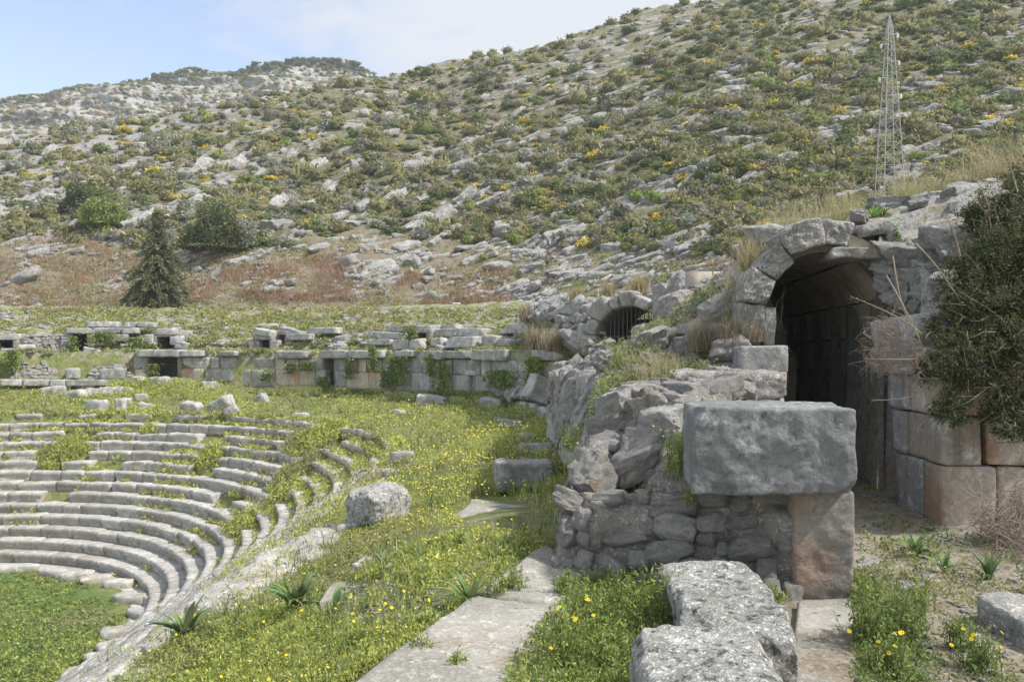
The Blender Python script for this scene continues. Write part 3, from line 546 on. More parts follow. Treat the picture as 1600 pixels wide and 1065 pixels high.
V, Q, c = cat_arrays(mass); tag(mk("hillside_undergrowth", V, Q, M['leafS'], col=c), "low maquis shrubs covering the whole rocky hillside", "undergrowth", kind='stuff')
# rocks
u_, v_, rgs = sample_hill(6500, 9, 470)
yy = hill_raw(u_, v_)[1]; wpx = np.clip(rgs.lognormal(np.log(.95), .62, len(u_)) / yy * F, 4, 60)
band = fbm(P3((u_ - v_ * .2) / 160, (v_ + u_ * .45) / 16), 3, 88); keep = band + rgs.uniform(-.22, .22, len(u_)) > 0.10; u_, v_, wpx = u_[keep], v_[keep], wpx[keep]
order = np.argsort(-wpx); mass = []; RA = [stone(2.0, 1.1, .9, (5, 4, 3), .55, .1, 1.4, 400 + s, 5, (.5, .85)) for s in range(9)]; nind = 0
for i_ in order:
    u, v, w = float(u_[i_]), float(v_[i_]), float(wpx[i_]); w = min(w, 20 + max(0, v - 60) * .14); ang = 30 - 16 * min(1, max(0, (u - 500) / 700)) + rgs.normal() * 9; h = w * rgs.uniform(.35, .75)
    if nind < 165 and 0 < u < 1600 and v > -5: hill_rock(u, v, w, h, ang); nind += 1
    else:
        V, Q = RA[i_ % 9]; P = hill_at(u, v); L = w / F * P[1]; A = rock_axes(u, v, ang) @ np.diag([L / 2, L * .32, h / F * P[1] * .62]); mass.append((V @ A.T + P, Q))
V, Q = cat_arrays(mass); tag(mk("scattered_rocks", V, Q, M['rock']), "countless small pale rocks strewn over the hillside", "rocks", kind='stuff')
# bushes on the far ridge
mass = []; rgs = np.random.default_rng(15)
for q_ in range(2600):
    u = rgs.uniform(-60, 600); vr_ = np.interp(u, FRU, FRV); v = vr_ + (rgs.exponential(4.0) if q_ % 4 == 0 else rgs.uniform(0, 100)); P = far_at(u, v); w = rgs.uniform(3, 10); R = w / 2 / F * P[1]; V, Q, c = PA['olive' if q_ % 4 else 'dark', q_ % 3]
    mass.append((V * np.array([R * 1.1, R, R * .9]) + + P, Q, c * 1.15))
V, Q, c = cat_arrays(mass); tag(mk("ridge_shrubbery", V, Q, M['leafS'], col=c), "dark scrub along the crest of the far limestone ridge", "scrub", kind='stuff')

# ------------------------------------------------------------------ seating rows of the theatre
ORD = ["top", "second", "third", "fourth", "fifth", "sixth", "seventh", "eighth", "ninth", "tenth", "eleventh", "twelfth", "thirteenth", "fourteenth", "lowest"]
def seat_block(r, m0, m1, z, rg, dep=0.60, hh=0.40, ero=1.0):
    L = m1 - m0; n = (max(4, int(L / .10)), 6, 6); V, Q = stone(L - .015 - .02 * rg.random() * ero, dep, hh, n, (.08 + .10 * ero * rg.random()), .010 + .02 * ero, 2.6, int(rg.integers(1e6)), 1 if ero > .5 else 0, (.8, .95))
    fz = V[:, 2] / hh + .5; front = V[:, 1] < 0     # y<0 is the riser side; its lower part is cut back under the nosing
    V[:, 1] += np.where(front, .085 * smooth(.68, .5, fz) * (1 - .4 * ero), 0)
    s = (m0 + m1) / 2 + V[:, 0]; x, y = ring(r + dep / 2 + V[:, 1], np.where(s > 0, s * (r + dep / 2 + V[:, 1]) / (r + dep / 2), s))
    return np.stack([x, y, z - hh / 2 + V[:, 2]], 1), Q
rgS = np.random.default_rng(77); SEATS = []
for kq in range(NR + 1):
    r = R1 - .5 * kq; z = ZT - RH * kq
    t = thing("seat_row", f"{ORD[kq]} curved stone seat row of the theatre" + (", broken and half overgrown" if 0 < kq < 5 else (", bordering the orchestra grass" if kq == NR else "")) + (", at the terrace edge" if kq == 0 else ""), "seating", (CX + r, CY, z - RH), "curved stone seat rows")
    m = -(CY - 5.2) + (NR - kq) * 0.0; mend = r * math.radians(150)
    if kq > 9: m = -(CY - 7.0) + (14 - kq) * .3
    while m < mend:
        L = rgS.uniform(.8, 1.6); m1 = min(m + L, mend); xm, ym = ring(r + .3, (m + m1) / 2); g = float(overgrown(np.array([xm]), np.array([ym]))[0])
        th = (m + m1) / 2 / r; front = m > 0.7 * r and kq >= 8
        ero = 0.25 if front else (1.0 if kq < 6 or m < 0 else .7)
        miss = g > .55 + .3 * rgS.random() or (kq < 3 and rgS.random() < .14) or (m < -6 and rgS.random() < .12) or (2 < kq < 9 and rgS.random() < .04) or (kq == NR and m < 1 and rgS.random() < .35)
        if not miss:
            V, Q = seat_block(r, m, m1, z + rgS.normal() * .012 * ero, rgS, .62, .40, ero)
            if rgS.random() < .6: c = V.mean(0); V = (V - c) @ rotm(rgS.normal() * 2 * ero, rgS.normal() * 2.5 * ero, rgS.normal() * 2.2 * ero).T + c + [0, 0, rgS.normal() * .015]
            part("seat_block", V, Q, M['seat'], t)
        m = m1
# irregular kerb stones around the orchestra
K = [(30, 887, 62, 24), (80, 893, 50, 20), (120, 898, 50, 24), (150, 905, 46, 24), (186, 912, 44, 32), (205, 935, 56, 30), (222, 958, 44, 22), (176, 988, 34, 20), (175, 1012, 44, 26), (158, 1030, 46, 24), (128, 1052, 56, 26), (196, 1015, 24, 12), (238, 905, 70, 34), (245, 935, 50, 34)]
for q_, (u, v, w, h) in enumerate(K):
    c = GP(u, v, ZO + .08); V, Q = stone(w / F * c.y, .5, .3, (9, 7, 4), .5, .05, 1.5, 900 + q_, 3, (.7, .9)); V = V @ rotm(rgS.uniform(-40, 40)).T
    n_ = "beside the " + ("far" if v < 920 else "near") + " orchestra kerb"; w_ = ["long flat", "squat pale", "low rounded", "broken grey", "tilted angular", "wide cracked", "small square", "chipped flat", "stepped worn", "slanting pale", "half sunk", "little loose", "broad smooth", "thick wedge"][q_]
    tag(mk("kerb_stone", V + np.array([c.x, c.y, ZO + .06]), Q, M['seat'], origin=True), f"{w_} kerb stone {n_}", "kerb stone", "loose kerb stones round the orchestra")

# ------------------------------------------------------------------ blocks placed by what the photo shows of their front face
def pblock(u0, v0, u1, v1, y=None, R=None, dep=.55, yaw=None, pitch=0, roll=0, rnd=.16, amp=.02, n=None, seed=0, chips=1, chipd=(.86, .97), mat='ashlar', fr=1.5, crag=0.0):
    um = (u0 + u1) / 2; y = y if y is not None else ray_r(um, R); c = PX(um, (v0 + v1) / 2, y); W = (u1 - u0) / F * y; H = (v1 - v0) / F * y
    if yaw is None:
        if R is not None: y0, y1 = ray_r(u0, R), ray_r(u1, R); a, b = PX(u0, YH, y0), PX(u1, YH, y1); yaw = math.degrees(math.atan2(b.y - a.y, b.x - a.x)); W = (b - a).length
        else: yaw = 0
    n = n or (max(8, min(40, int(W / .05 / max(1, y / 9)))), max(6, min(24, int(dep / .06 / max(1, y / 9)))), max(6, min(30, int(H / .05 / max(1, y / 9)))))
    V, Q = stone(W, dep, H, n, rnd, amp, fr, seed, chips, chipd, crag=crag or (.4 if rnd > .25 else 0)); A = rotm(yaw, pitch, roll); V = V @ A.T
    ca = A @ np.array([0, dep / 2, 0]); return V + np.array(c) + ca, Q
sidc = [1000]
def sid(): sidc[0] += 1; return sidc[0]
def add_block(name, t, *a, label=None, **k):
    mat = k.get('mat', 'ashlar'); k.pop('mat', None); k.setdefault('seed', sid()); V, Q = pblock(*a, **k); o = part(name, V, Q, M[mat], t)
    if label: o['label'] = label
    return o
def loose(u0, v0, u1, v1, label, name="stone_block", cat="stone block", group="fallen ashlar blocks on the terrace", y=None, R=None, mat='ashlar', z=None, **k):
    if y is None and R is None: y = float(GH((u0 + u1) / 2, v1)[0, 1])
    k.setdefault('seed', sid()); V, Q = pblock(u0, v0, u1, v1, y=y, R=R, **k); return tag(mk(name, V, Q, M[mat], origin=True), label, cat, group)

# podium wall: cornice slabs and two ashlar courses, built block by block as it survives
pw = thing("podium_wall", "ruined ashlar podium wall with cornice slabs behind the theatre walkway", "wall", (-8, 38.5, -1.9))
for a in [(428, 548, 477, 560), (499, 547, 541, 559), (542, 547, 597, 559), (655, 548, 690, 561), (690, 548, 725, 560), (732, 546, 786, 563), (828, 545, 876, 563), (280, 547, 317, 557), (211, 546, 282, 557), (614, 548, 642, 557), (340, 548, 368, 556)]:
    add_block("cornice_slab", pw, *a, R=RW - .28, dep=.8, rnd=.14, amp=.03, chips=3)
U = [(282, 558, 328, 576, 'ashlar'), (329, 558, 342, 576, 'ashlar'), (343, 558, 370, 577, 'ashlar'), (209, 557, 232, 577, 'ashlar'), (396, 559, 428, 574, 'slate'), (430, 560, 446, 578, 'warm'), (447, 560, 467, 578, 'warm'), (468, 561, 480, 578, 'ashlar'), (484, 562, 503, 578, 'ashlar'), (525, 560, 541, 580, 'slate'), (541, 560, 558, 582, 'warm'), (559, 560, 572, 582, 'warm'), (572, 560, 597, 582, 'warm'), (597, 560, 632, 583, 'slate'), (632, 562, 668, 583, 'slate'), (668, 562, 677, 584, 'slate'), (677, 562, 706, 585, 'warm'), (707, 561, 731, 586, 'slate'), (731, 563, 750, 586, 'slate'), (751, 563, 766, 588, 'slate'), (766, 563, 806, 589, 'slate'), (845, 564, 868, 590, 'warm'), (806, 566, 828, 590, 'rubble2')]
for u0, v0, u1, v1, mt in U: add_block("upper_course_block", pw, u0 + .4, v0, u1 - .4, v1, R=RW - .04 + .05 * random.random(), dep=.5, rnd=.1, amp=.014, mat=mt, chips=1)
Lw = [(280, 576, 318, 594, 'warm'), (319, 576, 364, 594, 'slate'), (380, 577, 391, 601, 'slate'), (391, 577, 430, 602, 'slate'), (430, 578, 467, 600, 'warm'), (467, 578, 493, 600, 'warm'), (493, 578, 508, 600, 'slate'), (524, 580, 541, 602, 'slate'), (541, 582, 576, 605, 'warm'), (576, 582, 598, 606, 'warm'), (598, 583, 640, 608, 'slate'), (640, 583, 678, 609, 'slate'), (679, 585, 703, 609, 'warm'), (704, 586, 732, 609, 'slate'), (742, 587, 764, 609, 'slate'), (764, 588, 800, 612, 'rubble2'), (800, 590, 828, 616, 'rubble2'), (210, 577, 232, 590, 'warm')]
for u0, v0, u1, v1, mt in Lw: add_block("lower_course_block", pw, u0 + .4, v0, u1 - .4, v1 + 3, R=RW - .06, dep=.5, rnd=.09, amp=.014, mat=mt, chips=1)
add_block("end_pier", pw, 843, 590, 872, 628, R=RW, dep=.5, mat='warm')
add_block("end_pier", pw, 868, 560, 892, 590, R=RW, dep=.5, mat='warm')

# portals: stone-lined openings running back under the upper seats
def portal(key, label, bars=0, lintel=None, jambs=True, mat='vault', cat="portal", arch=False, ground_mat='mortar'):
    s = PORT[key]; c, n, w, zt, zf, d = s['c'], s['n'], s['w'], s['zt'], s['zf'], s['d']
    t = thing("portal", label, cat, (c.x, c.y, zf), "stone portals of the ruined theatre"); tx = np.array([-n.y, n.x, 0]); nn = np.array([n.x, n.y, 0]); o = np.array([c.x, c.y, 0.])
    def slab(a0, a1, b0, b1, z0, z1, nm, m_=mat):    # a along tangent, b inwards
        V, Q = stone(a1 - a0, b1 - b0, z1 - z0, (4, 5, 5), .06, .015, 1.2, sid()); A = np.stack([tx, -nn, [0, 0, 1]], 1); V = (V + np.array([(a0 + a1) / 2, (b0 + b1) / 2, (z0 + z1) / 2])) @ A.T + o; part(nm, V, Q, M[m_], t)
    hw = w / 2; th = .22
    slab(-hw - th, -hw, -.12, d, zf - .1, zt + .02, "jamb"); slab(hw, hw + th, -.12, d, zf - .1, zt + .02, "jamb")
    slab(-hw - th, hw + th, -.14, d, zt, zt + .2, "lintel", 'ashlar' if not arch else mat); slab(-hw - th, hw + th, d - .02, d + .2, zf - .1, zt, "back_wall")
    if bars:
        for q_ in range(bars):
            a = -hw + (q_ + .5) * w / bars; p = o + tx * a - nn * .22; V, Q = tube([[p[0], p[1], zf - .05], [p[0], p[1], zt + .02]], .016, 5); part("bar", V, Q, M['iron'], t)
        for zz_ in (zf + .12, zf + (zt - zf) * .62): V, Q = tube([list(o - tx * hw - nn * .22 + [0, 0, zz_]), list(o + tx * hw - nn * .22 + [0, 0, zz_])], .018, 5); part("rail", V, Q, M['iron'], t)
    return t
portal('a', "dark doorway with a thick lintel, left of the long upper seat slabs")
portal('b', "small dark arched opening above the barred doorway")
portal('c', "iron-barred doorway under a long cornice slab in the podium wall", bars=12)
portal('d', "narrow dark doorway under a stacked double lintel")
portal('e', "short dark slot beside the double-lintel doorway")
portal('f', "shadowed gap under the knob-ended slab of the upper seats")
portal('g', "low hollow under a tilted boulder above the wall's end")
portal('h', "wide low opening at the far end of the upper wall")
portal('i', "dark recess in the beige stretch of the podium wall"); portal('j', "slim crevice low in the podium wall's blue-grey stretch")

# upper wall: seats, lintels and stray blocks above the podium
UB = [(0, 521, 33, 531, 22.0, "thick slab bridging the wide low opening", 1.0), (0, 544, 20, 556, 21.5, "worn block below the wide low opening", .6), (0, 557, 8, 572, 21.2, "grey block low under the wide opening", .6), (25, 538, 54, 555, 21.2, "pale hexagonal boulder leaning by the wide opening", .7), (103, 512, 137, 521, 21.4, "thick lintel slab over the dark doorway", 1.0),
      (135, 502, 152, 511, 22.6, "short end seat of the topmost surviving upper row", .6), (152, 502, 186, 511, 22.6, "long seat in the topmost surviving upper row", .6), (194, 503, 213, 512, 22.6, "square seat in the topmost surviving upper row", .6), (214, 503, 241, 511, 22.6, "last seat of the topmost surviving upper row", .6),
      (143, 512, 189, 521, 22.0, "long bright seat slab just above the ivy mound", .6), (190, 512, 213, 521, 22.0, "short bright seat slab beside the ivy mound", .6), (169, 522, 196, 533, 21.5, "bright block half buried in the ivy mound", .5), (125, 543, 155, 555, 21.1, "rounded white block at the dark doorway's threshold", .6),
      (95, 521, 112, 530, 21.5, "stubby block left of the dark doorway", .5), (94, 530, 112, 547, 21.5, "upright jamb stone left of the dark doorway", .5), (98, 547, 106, 555, 21.4, "small stone below the doorway's jamb", .5),
      (243, 513, 272, 526, 21.8, "curved arch stone over the small dark arch", .6), (226, 522, 238, 535, 21.6, "wedge stone left of the small dark arch", .5), (265, 525, 283, 538, 21.4, "tilted square stone right of the small dark arch", .5), (272, 533, 290, 545, 21.2, "pale stone below the tilted square one", .5),
      (393, 514, 428, 524, 21.5, "rounded capstone over the double-lintel doorway", .9), (395, 524, 426, 531, 21.6, "lower lintel of the double-lintel doorway", .9), (429, 514, 480, 524, 21.9, "long slab right of the rounded capstone", .7), (481, 511, 525, 521, 22.1, "long pale slab at the end of the lintel line", .6), (447, 521, 484, 531, 21.6, "white seat slab above the grassy bank", .6), (422, 531, 434, 550, 21.5, "pier between the narrow doorway and the slot", .6), (388, 532, 404, 546, 21.6, "left pier of the narrow doorway", .5),
      (601, 508, 650, 518, 22.6, "long slab of the upper seats left of the knob-ended slab", .6), (649, 508, 675, 520, 22.1, "knob-ended slab jutting over the shadowed gap", 1.0), (675, 507, 712, 514, 22.7, "pale slab at the right of the knob-ended slab", .6), (575, 519, 628, 530, 22.0, "long grey seat slab over the short white one", .6), (573, 530, 607, 539, 21.5, "short white seat slab at the upper wall's middle", .6),
      (676, 514, 712, 527, 22.2, "seat slab with brown grass before it", .6), (712, 513, 750, 526, 22.1, "bright upper seat slab with a square end", .6), (692, 526, 737, 543, 21.2, "large bright block with a shadowed long face", .8), (613, 530, 638, 547, 21.2, "hexagonal stone with a round socket hole", .6), (639, 530, 656, 548, 21.2, "dark upright boulder beside the socketed stone", .5), (672, 528, 690, 541, 21.4, "dark boulder left of the large bright block", .5), (677, 540, 690, 548, 21.1, "small boulder under the dark one", .4),
      (788, 505, 822, 521, 22.3, "tilted grey boulder over a low hollow", .8), (775, 530, 800, 545, 21.4, "dark ribbed boulder behind the wall's cornice", .6), (752, 524, 778, 543, 21.6, "angular boulder beside the ribbed one", .6), (519, 537, 535, 548, 21.2, "pointed pale boulder by the collapsed hollow", .5), (520, 524, 546, 538, 21.8, "leaning slab over the collapsed hollow", .6), (548, 521, 560, 532, 22.0, "dark stone right of the collapsed hollow", .5),
      (340, 549, 364, 558, 21.0, "rough slab resting over the wall's breach", .7), (369, 558, 393, 575, 20.6, "leaning broken slab in the wall's breach", .5), (883, 522, 903, 545, 21.0, "clean square pier left of the barred arch", .45), (156, 575, 192, 593, 19.6, "broad square block set upright on the left terrace", .5), (102, 575, 121, 592, 19.8, "upright pale stone left of the broad square block", .5)]
for q_, (u0, v0, u1, v1, R, lab, dp) in enumerate(UB):
    rough = any(w in lab for w in ("boulder", "leaning", "tilted", "rounded", "pointed"))
    loose(u0, v0, u1, v1, lab, R=R, dep=dp, rnd=.4 if rough else .12, amp=.05 if rough else .025, chips=5 if rough else 2, chipd=(.7, .93), roll=random.uniform(-12, 12) if rough else random.uniform(-2, 2), group="tumbled blocks of the upper wall")
# kerb and loose blocks on the terrace
for q_, (u0, u1) in enumerate([(0, 34), (34, 76), (77, 101), (101, 163)]): loose(u0, 593, u1, 603, ["ledge slab at the picture edge of the left walkway kerb", "long second slab of the left walkway kerb", "short third slab of the left walkway kerb", "long tapering end slab of the left walkway kerb"][q_], R=18.6, dep=.5, group="left walkway kerb", name="kerb_slab", cat="kerb slab")
TB = [(203, 588, 224, 597, "small white block below the barred doorway"), (231, 588, 262, 604, "white wedge block lying right of the barred doorway"), (108, 598, 146, 611, "pale flat slab propped on the left terrace pile"), (64, 604, 100, 620, "long low slab at the left terrace pile's edge"), (133, 605, 174, 620, "broad pitted block in the left terrace pile"), (173, 605, 208, 620, "grey block at the right of the left terrace pile"),
      (94, 611, 129, 627, "dark tilted slab with a shadowed underside"), (129, 624, 160, 646, "large angular block standing on the top seat row"), (177, 622, 192, 645, "upright rounded stone among the weeds"), (186, 622, 203, 636, "pale stone behind the upright rounded one"), (209, 615, 229, 631, "tilted oblong stone in the grass"), (214, 629, 235, 642, "small wedge stone below the tilted oblong one"), (278, 629, 311, 645, "mound-shaped boulder in tall weeds"),
      (129, 685, 160, 697, "lens-shaped stone lying among the middle seats"), (314, 596, 339, 608, "white lump stone near the beige wall"), (315, 624, 358, 645, "long tilted column-like block in the weeds"), (350, 635, 373, 652, "slanted stone below the column-like block"), (396, 616, 415, 634, "slanting pale stone in the open grass"), (419, 603, 441, 614, "short block before the long white wedge"), (434, 594, 477, 609, "long white wedge leaning by the beige wall"),
      (453, 645, 478, 657, "squared block at the head of the broken seats"), (649, 618, 699, 634, "big flat slab lying before the podium wall"), (745, 623, 781, 640, "rough white block in the yellow flowers' far edge"), (610, 640, 630, 653, "pale shard in the meadow's middle"), (772, 654, 817, 670, "pale oblong block in the meadow"), (805, 677, 834, 689, "half-sunk slab near the path side"), (806, 692, 868, 708, "flat sunken slab in yellow flowers"),
      (849, 637, 879, 655, "squat block at the kerb's end"), (605, 706, 642, 728, "pale boulder ending the curved seats"), (544, 884, 573, 897, "little white stone in the near meadow"), (600, 883, 614, 900, "tiny white stone by the gravel patch"), (527, 820, 561, 838, "flat stone under the great boulder"), (585, 735, 612, 752, "rounded stone on the seats' upper end"), (430, 655, 460, 668, "fallen seat slab above the grassy breach")]
for q_, (u0, v0, u1, v1, lab) in enumerate(TB):
    y = float(GH((u0 + u1) / 2, v1 - 1)[0, 1])
    tl = 14 if ("tilt" in lab or "slant" in lab or "lean" in lab) else 4; rl_ = -28 if "column-like" in lab else (16 if "long white wedge" in lab else (-35 if "slant" in lab else random.uniform(-tl, tl)))
    loose(u0, v0, u1, v1 + 2, lab, y=y, dep=max(.35, (u1 - u0) / F * y * .6), yaw=random.uniform(-25, 15), roll=rl_, pitch=random.uniform(-8, 4), rnd=.4, amp=.05, chips=5, chipd=(.68, .92), n=(12, 8, 7))
loose(522, 764, 604, 832, "great shadow-sided boulder at the seats' upper end", dep=.75, yaw=-35, rnd=.5, amp=.06, chips=7, chipd=(.62, .88), n=(34, 28, 26), mat='crust', name="boulder", cat="boulder")
loose(780, 722, 866, 768, "dark pitted block lying in the meadow before the rubble wall", dep=.75, yaw=12, pitch=-4, rnd=.35, amp=.05, chips=3, n=(28, 20, 14), mat='ashlar')
# long kerb running towards the tilted block
for q_, (ua, va, ub, vb_) in enumerate([(755, 616, 800, 622), (800, 622, 832, 630), (832, 629, 866, 640), (885, 652, 912, 668), (912, 662, 942, 682)]):
    a = GP(ua, va, -1.72); b = GP(ub, vb_, -1.72); L = (b - a).length; yaw = math.degrees(math.atan2(b.y - a.y, b.x - a.x)); V, Q = stone(L * .97, .5, .34, (12, 6, 5), .3, .04, 1.5, sid(), 2, (.8, .95)); V = V @ rotm(yaw).T + np.array((a + b) / 2) + [0, 0, -.15]
    tag(mk("kerb_slab", V, Q, M['ashlar'], origin=True), ["thin far slab of the right walkway kerb", "second slab of the right walkway kerb", "broad slab of the right walkway kerb below the tilted block", "first kerb slab beyond the rubble wall", "kerb slab tucked against the rubble wall"][q_], "kerb slab", "right walkway kerb")
loose(830, 588, 866, 628, "large tilted ashlar block leaning at the podium wall's end", y=25.5, dep=.7, yaw=20, roll=24, rnd=.12, amp=.02, n=(12, 10, 14))
for q_, (u, v, w, dd, yw) in enumerate([(508, 843, 74, 1.3, 78), (470, 868, 80, 1.2, 70), (505, 880, 60, .8, 60), (430, 893, 92, 1.1, 74), (392, 918, 84, .9, 66), (350, 940, 92, .9, 72), (300, 962, 84, .8, 66), (248, 985, 70, .8, 60)]):
    c = GP(u, v, -2.62); V, Q = stone(w / F * c.y * (.85 if q_ < 7 else .4), dd * (.9 if q_ < 7 else .5), .4, (22, 26, 10), .3, .045, 1.8, sid(), 5, (.78, .95), crag=.4); V = V @ rotm(yw - 90 + 8, rgS.normal() * 3, rgS.normal() * 3).T + np.array([c.x, c.y + .1, -2.72 - .22 * (q_ > 5)])
    tag(mk("stone_slab", V, Q, M['crust' if 0 else 'seat'], origin=True), ["great worn slab just below the big boulder", "second worn slab down the terrace edge", "flat slab inside the terrace edge line", "third worn slab down the terrace edge", "fourth worn slab down the terrace edge", "fifth worn slab beside the tall strap plant", "sixth worn slab down the terrace edge", "lowest worn slab of the terrace edge line"][q_], "stone slab", "worn slabs along the terrace edge")
# flat slab with a square socket hole, near meadow
def flat_slab(pix, z, th, mat, label, name="paving_slab", cat="paving slab", group=None, hole=None, seed=1, tilt=0):
    if z is None: hh = GH([p[0] for p in pix], [p[1] for p in pix]); z = float(hh[:, 2].mean()) + .10
    P = [GP(u, v, z) for u, v in pix]; n = 26; a, b = np.meshgrid(np.linspace(0, 1, n), np.linspace(0, 1, n), indexing='ij')
    C = np.array([np.array(p) for p in P]); top = (1 - a)[..., None] * ((1 - b)[..., None] * C[0] + b[..., None] * C[3]) + a[..., None] * ((1 - b)[..., None] * C[1] + b[..., None] * C[2])
    G, Q = boxgrid(n - 1, n - 1, 3); ai = np.clip((G[:, 0] + 1) / 2, 0, 1); bi = np.clip((G[:, 1] + 1) / 2, 0, 1)
    Vt = (1 - ai)[:, None] * ((1 - bi)[:, None] * C[0] + bi[:, None] * C[3]) + ai[:, None] * ((1 - bi)[:, None] * C[1] + bi[:, None] * C[2])
    edge = np.minimum(np.minimum(ai, 1 - ai), np.minimum(bi, 1 - bi)); nz = fbm(Vt * 2.4 + seed * 7, 5, 3) * .012; cen = Vt.mean(0)
    wob = fbm(Vt * 3.5 + seed, 3, 8) * .035; V = Vt + (Vt - cen) * (wob * smooth(.12, 0, edge))[:, None]; V[:, 2] = z + (G[:, 2] - 1) / 2 * th + nz - smooth(.03, 0, edge) * .02
    if hole is not None: hu, hv, hs = hole; inn = (np.abs(ai - hu) < hs) & (np.abs(bi - hv) < hs * .7) & (G[:, 2] > .9); V[inn, 2] -= .1
    return tag(mk(name, V, Q, M[mat], origin=True), label, cat, group)
flat_slab([(706, 806), (790, 820), (828, 790), (740, 778)], None, .22, 'slab', "pale flat slab with a socket hole, lying in the meadow", hole=(.62, .5, .09), name="stone_slab", cat="stone slab", seed=3)
flat_slab([(498, 938), (545, 925), (562, 905), (520, 910)], None, .2, 'slab', "flat slab between the two near strap-leaved plants", name="stone_slab", cat="stone slab", seed=4)
PS = "paving slabs leading to the rubble wall"
flat_slab([(538, 1068), (850, 1070), (905, 945), (742, 926)], -1.575, .14, 'slab', "longest pale paving slab of the walkway strip", group=PS, seed=11)
flat_slab([(742, 924), (884, 944), (925, 884), (851, 848)], -1.57, .14, 'slab', "shaded paving slab touching the rubble wall's foot", group=PS, seed=12)
flat_slab([(300, 1230), (860, 1230), (855, 1078), (530, 1075)], -1.58, .14, 'slab', "nearest paving slab, cut off below the others", group=PS, seed=13)
flat_slab([(1240, 985), (1336, 985), (1331, 936), (1246, 936)], -1.56, .2, 'slab', "paving slab carrying the upright pillar", group=PS, seed=14)
flat_slab([(1225, 1110), (1362, 1110), (1340, 990), (1240, 988)], -1.585, .16, 'slab', "sunken paving slab before the upright pillar", group=PS, seed=15)

# ------------------------------------------------------------------ near right: pillar, great block, boulders
loose(1085, 638, 1336, 774, "huge blue-grey block balanced on the pillar and rubble wall", y=5.1, dep=.62, yaw=-5, pitch=2, rnd=.07, amp=.017, n=(72, 30, 46), mat='big', chips=7, chipd=(.86, .97), group=None, name="stone_block", fr=2.4, crag=.35)
loose(1240, 768, 1332, 940, "upright reddish stone pillar under the huge block", y=5.28, dep=.45, yaw=-6, rnd=.1, amp=.02, n=(26, 16, 46), mat='pillar', chips=2, chipd=(.93, .98), crag=.4, group=None, name="stone_pillar", cat="pillar", fr=2)
def bould(u0, u1, v0, y, dep, zb, label, seed, mat='crust', yaw=-3, chips=7):
    W = (u1 - u0) / F * y; zt = (YH - v0) / F * (y + dep * .35); H = zt - zb; c = PX((u0 + u1) / 2, v0, y); V, Q = stone(W, dep, H * 1.05, (70, 80, 44), .3, .04, 1.8, seed, chips + 4, (.76, .95), .5, 6, crag=.22); V = V @ rotm(yaw).T + np.array([c.x, y + dep / 2, zb + H / 2]); return tag(mk("boulder", V, Q, M[mat], origin=True), label, "boulder", "lichen-crusted blocks in line with the pillar")
bould(1088, 1268, 938, 3.75, 1.15, -1.68, "farther lichen-spotted boulder in front of the pillar", 31)
bould(1030, 1262, 1050, 2.85, .8, -1.72, "nearest white-crusted boulder at the picture's lower edge", 35)
bould(1630, 1760, 965, 4.2, .7, -1.7, "dark jagged rock at the edge of the gravel path", 36, 'rubble2', 0)

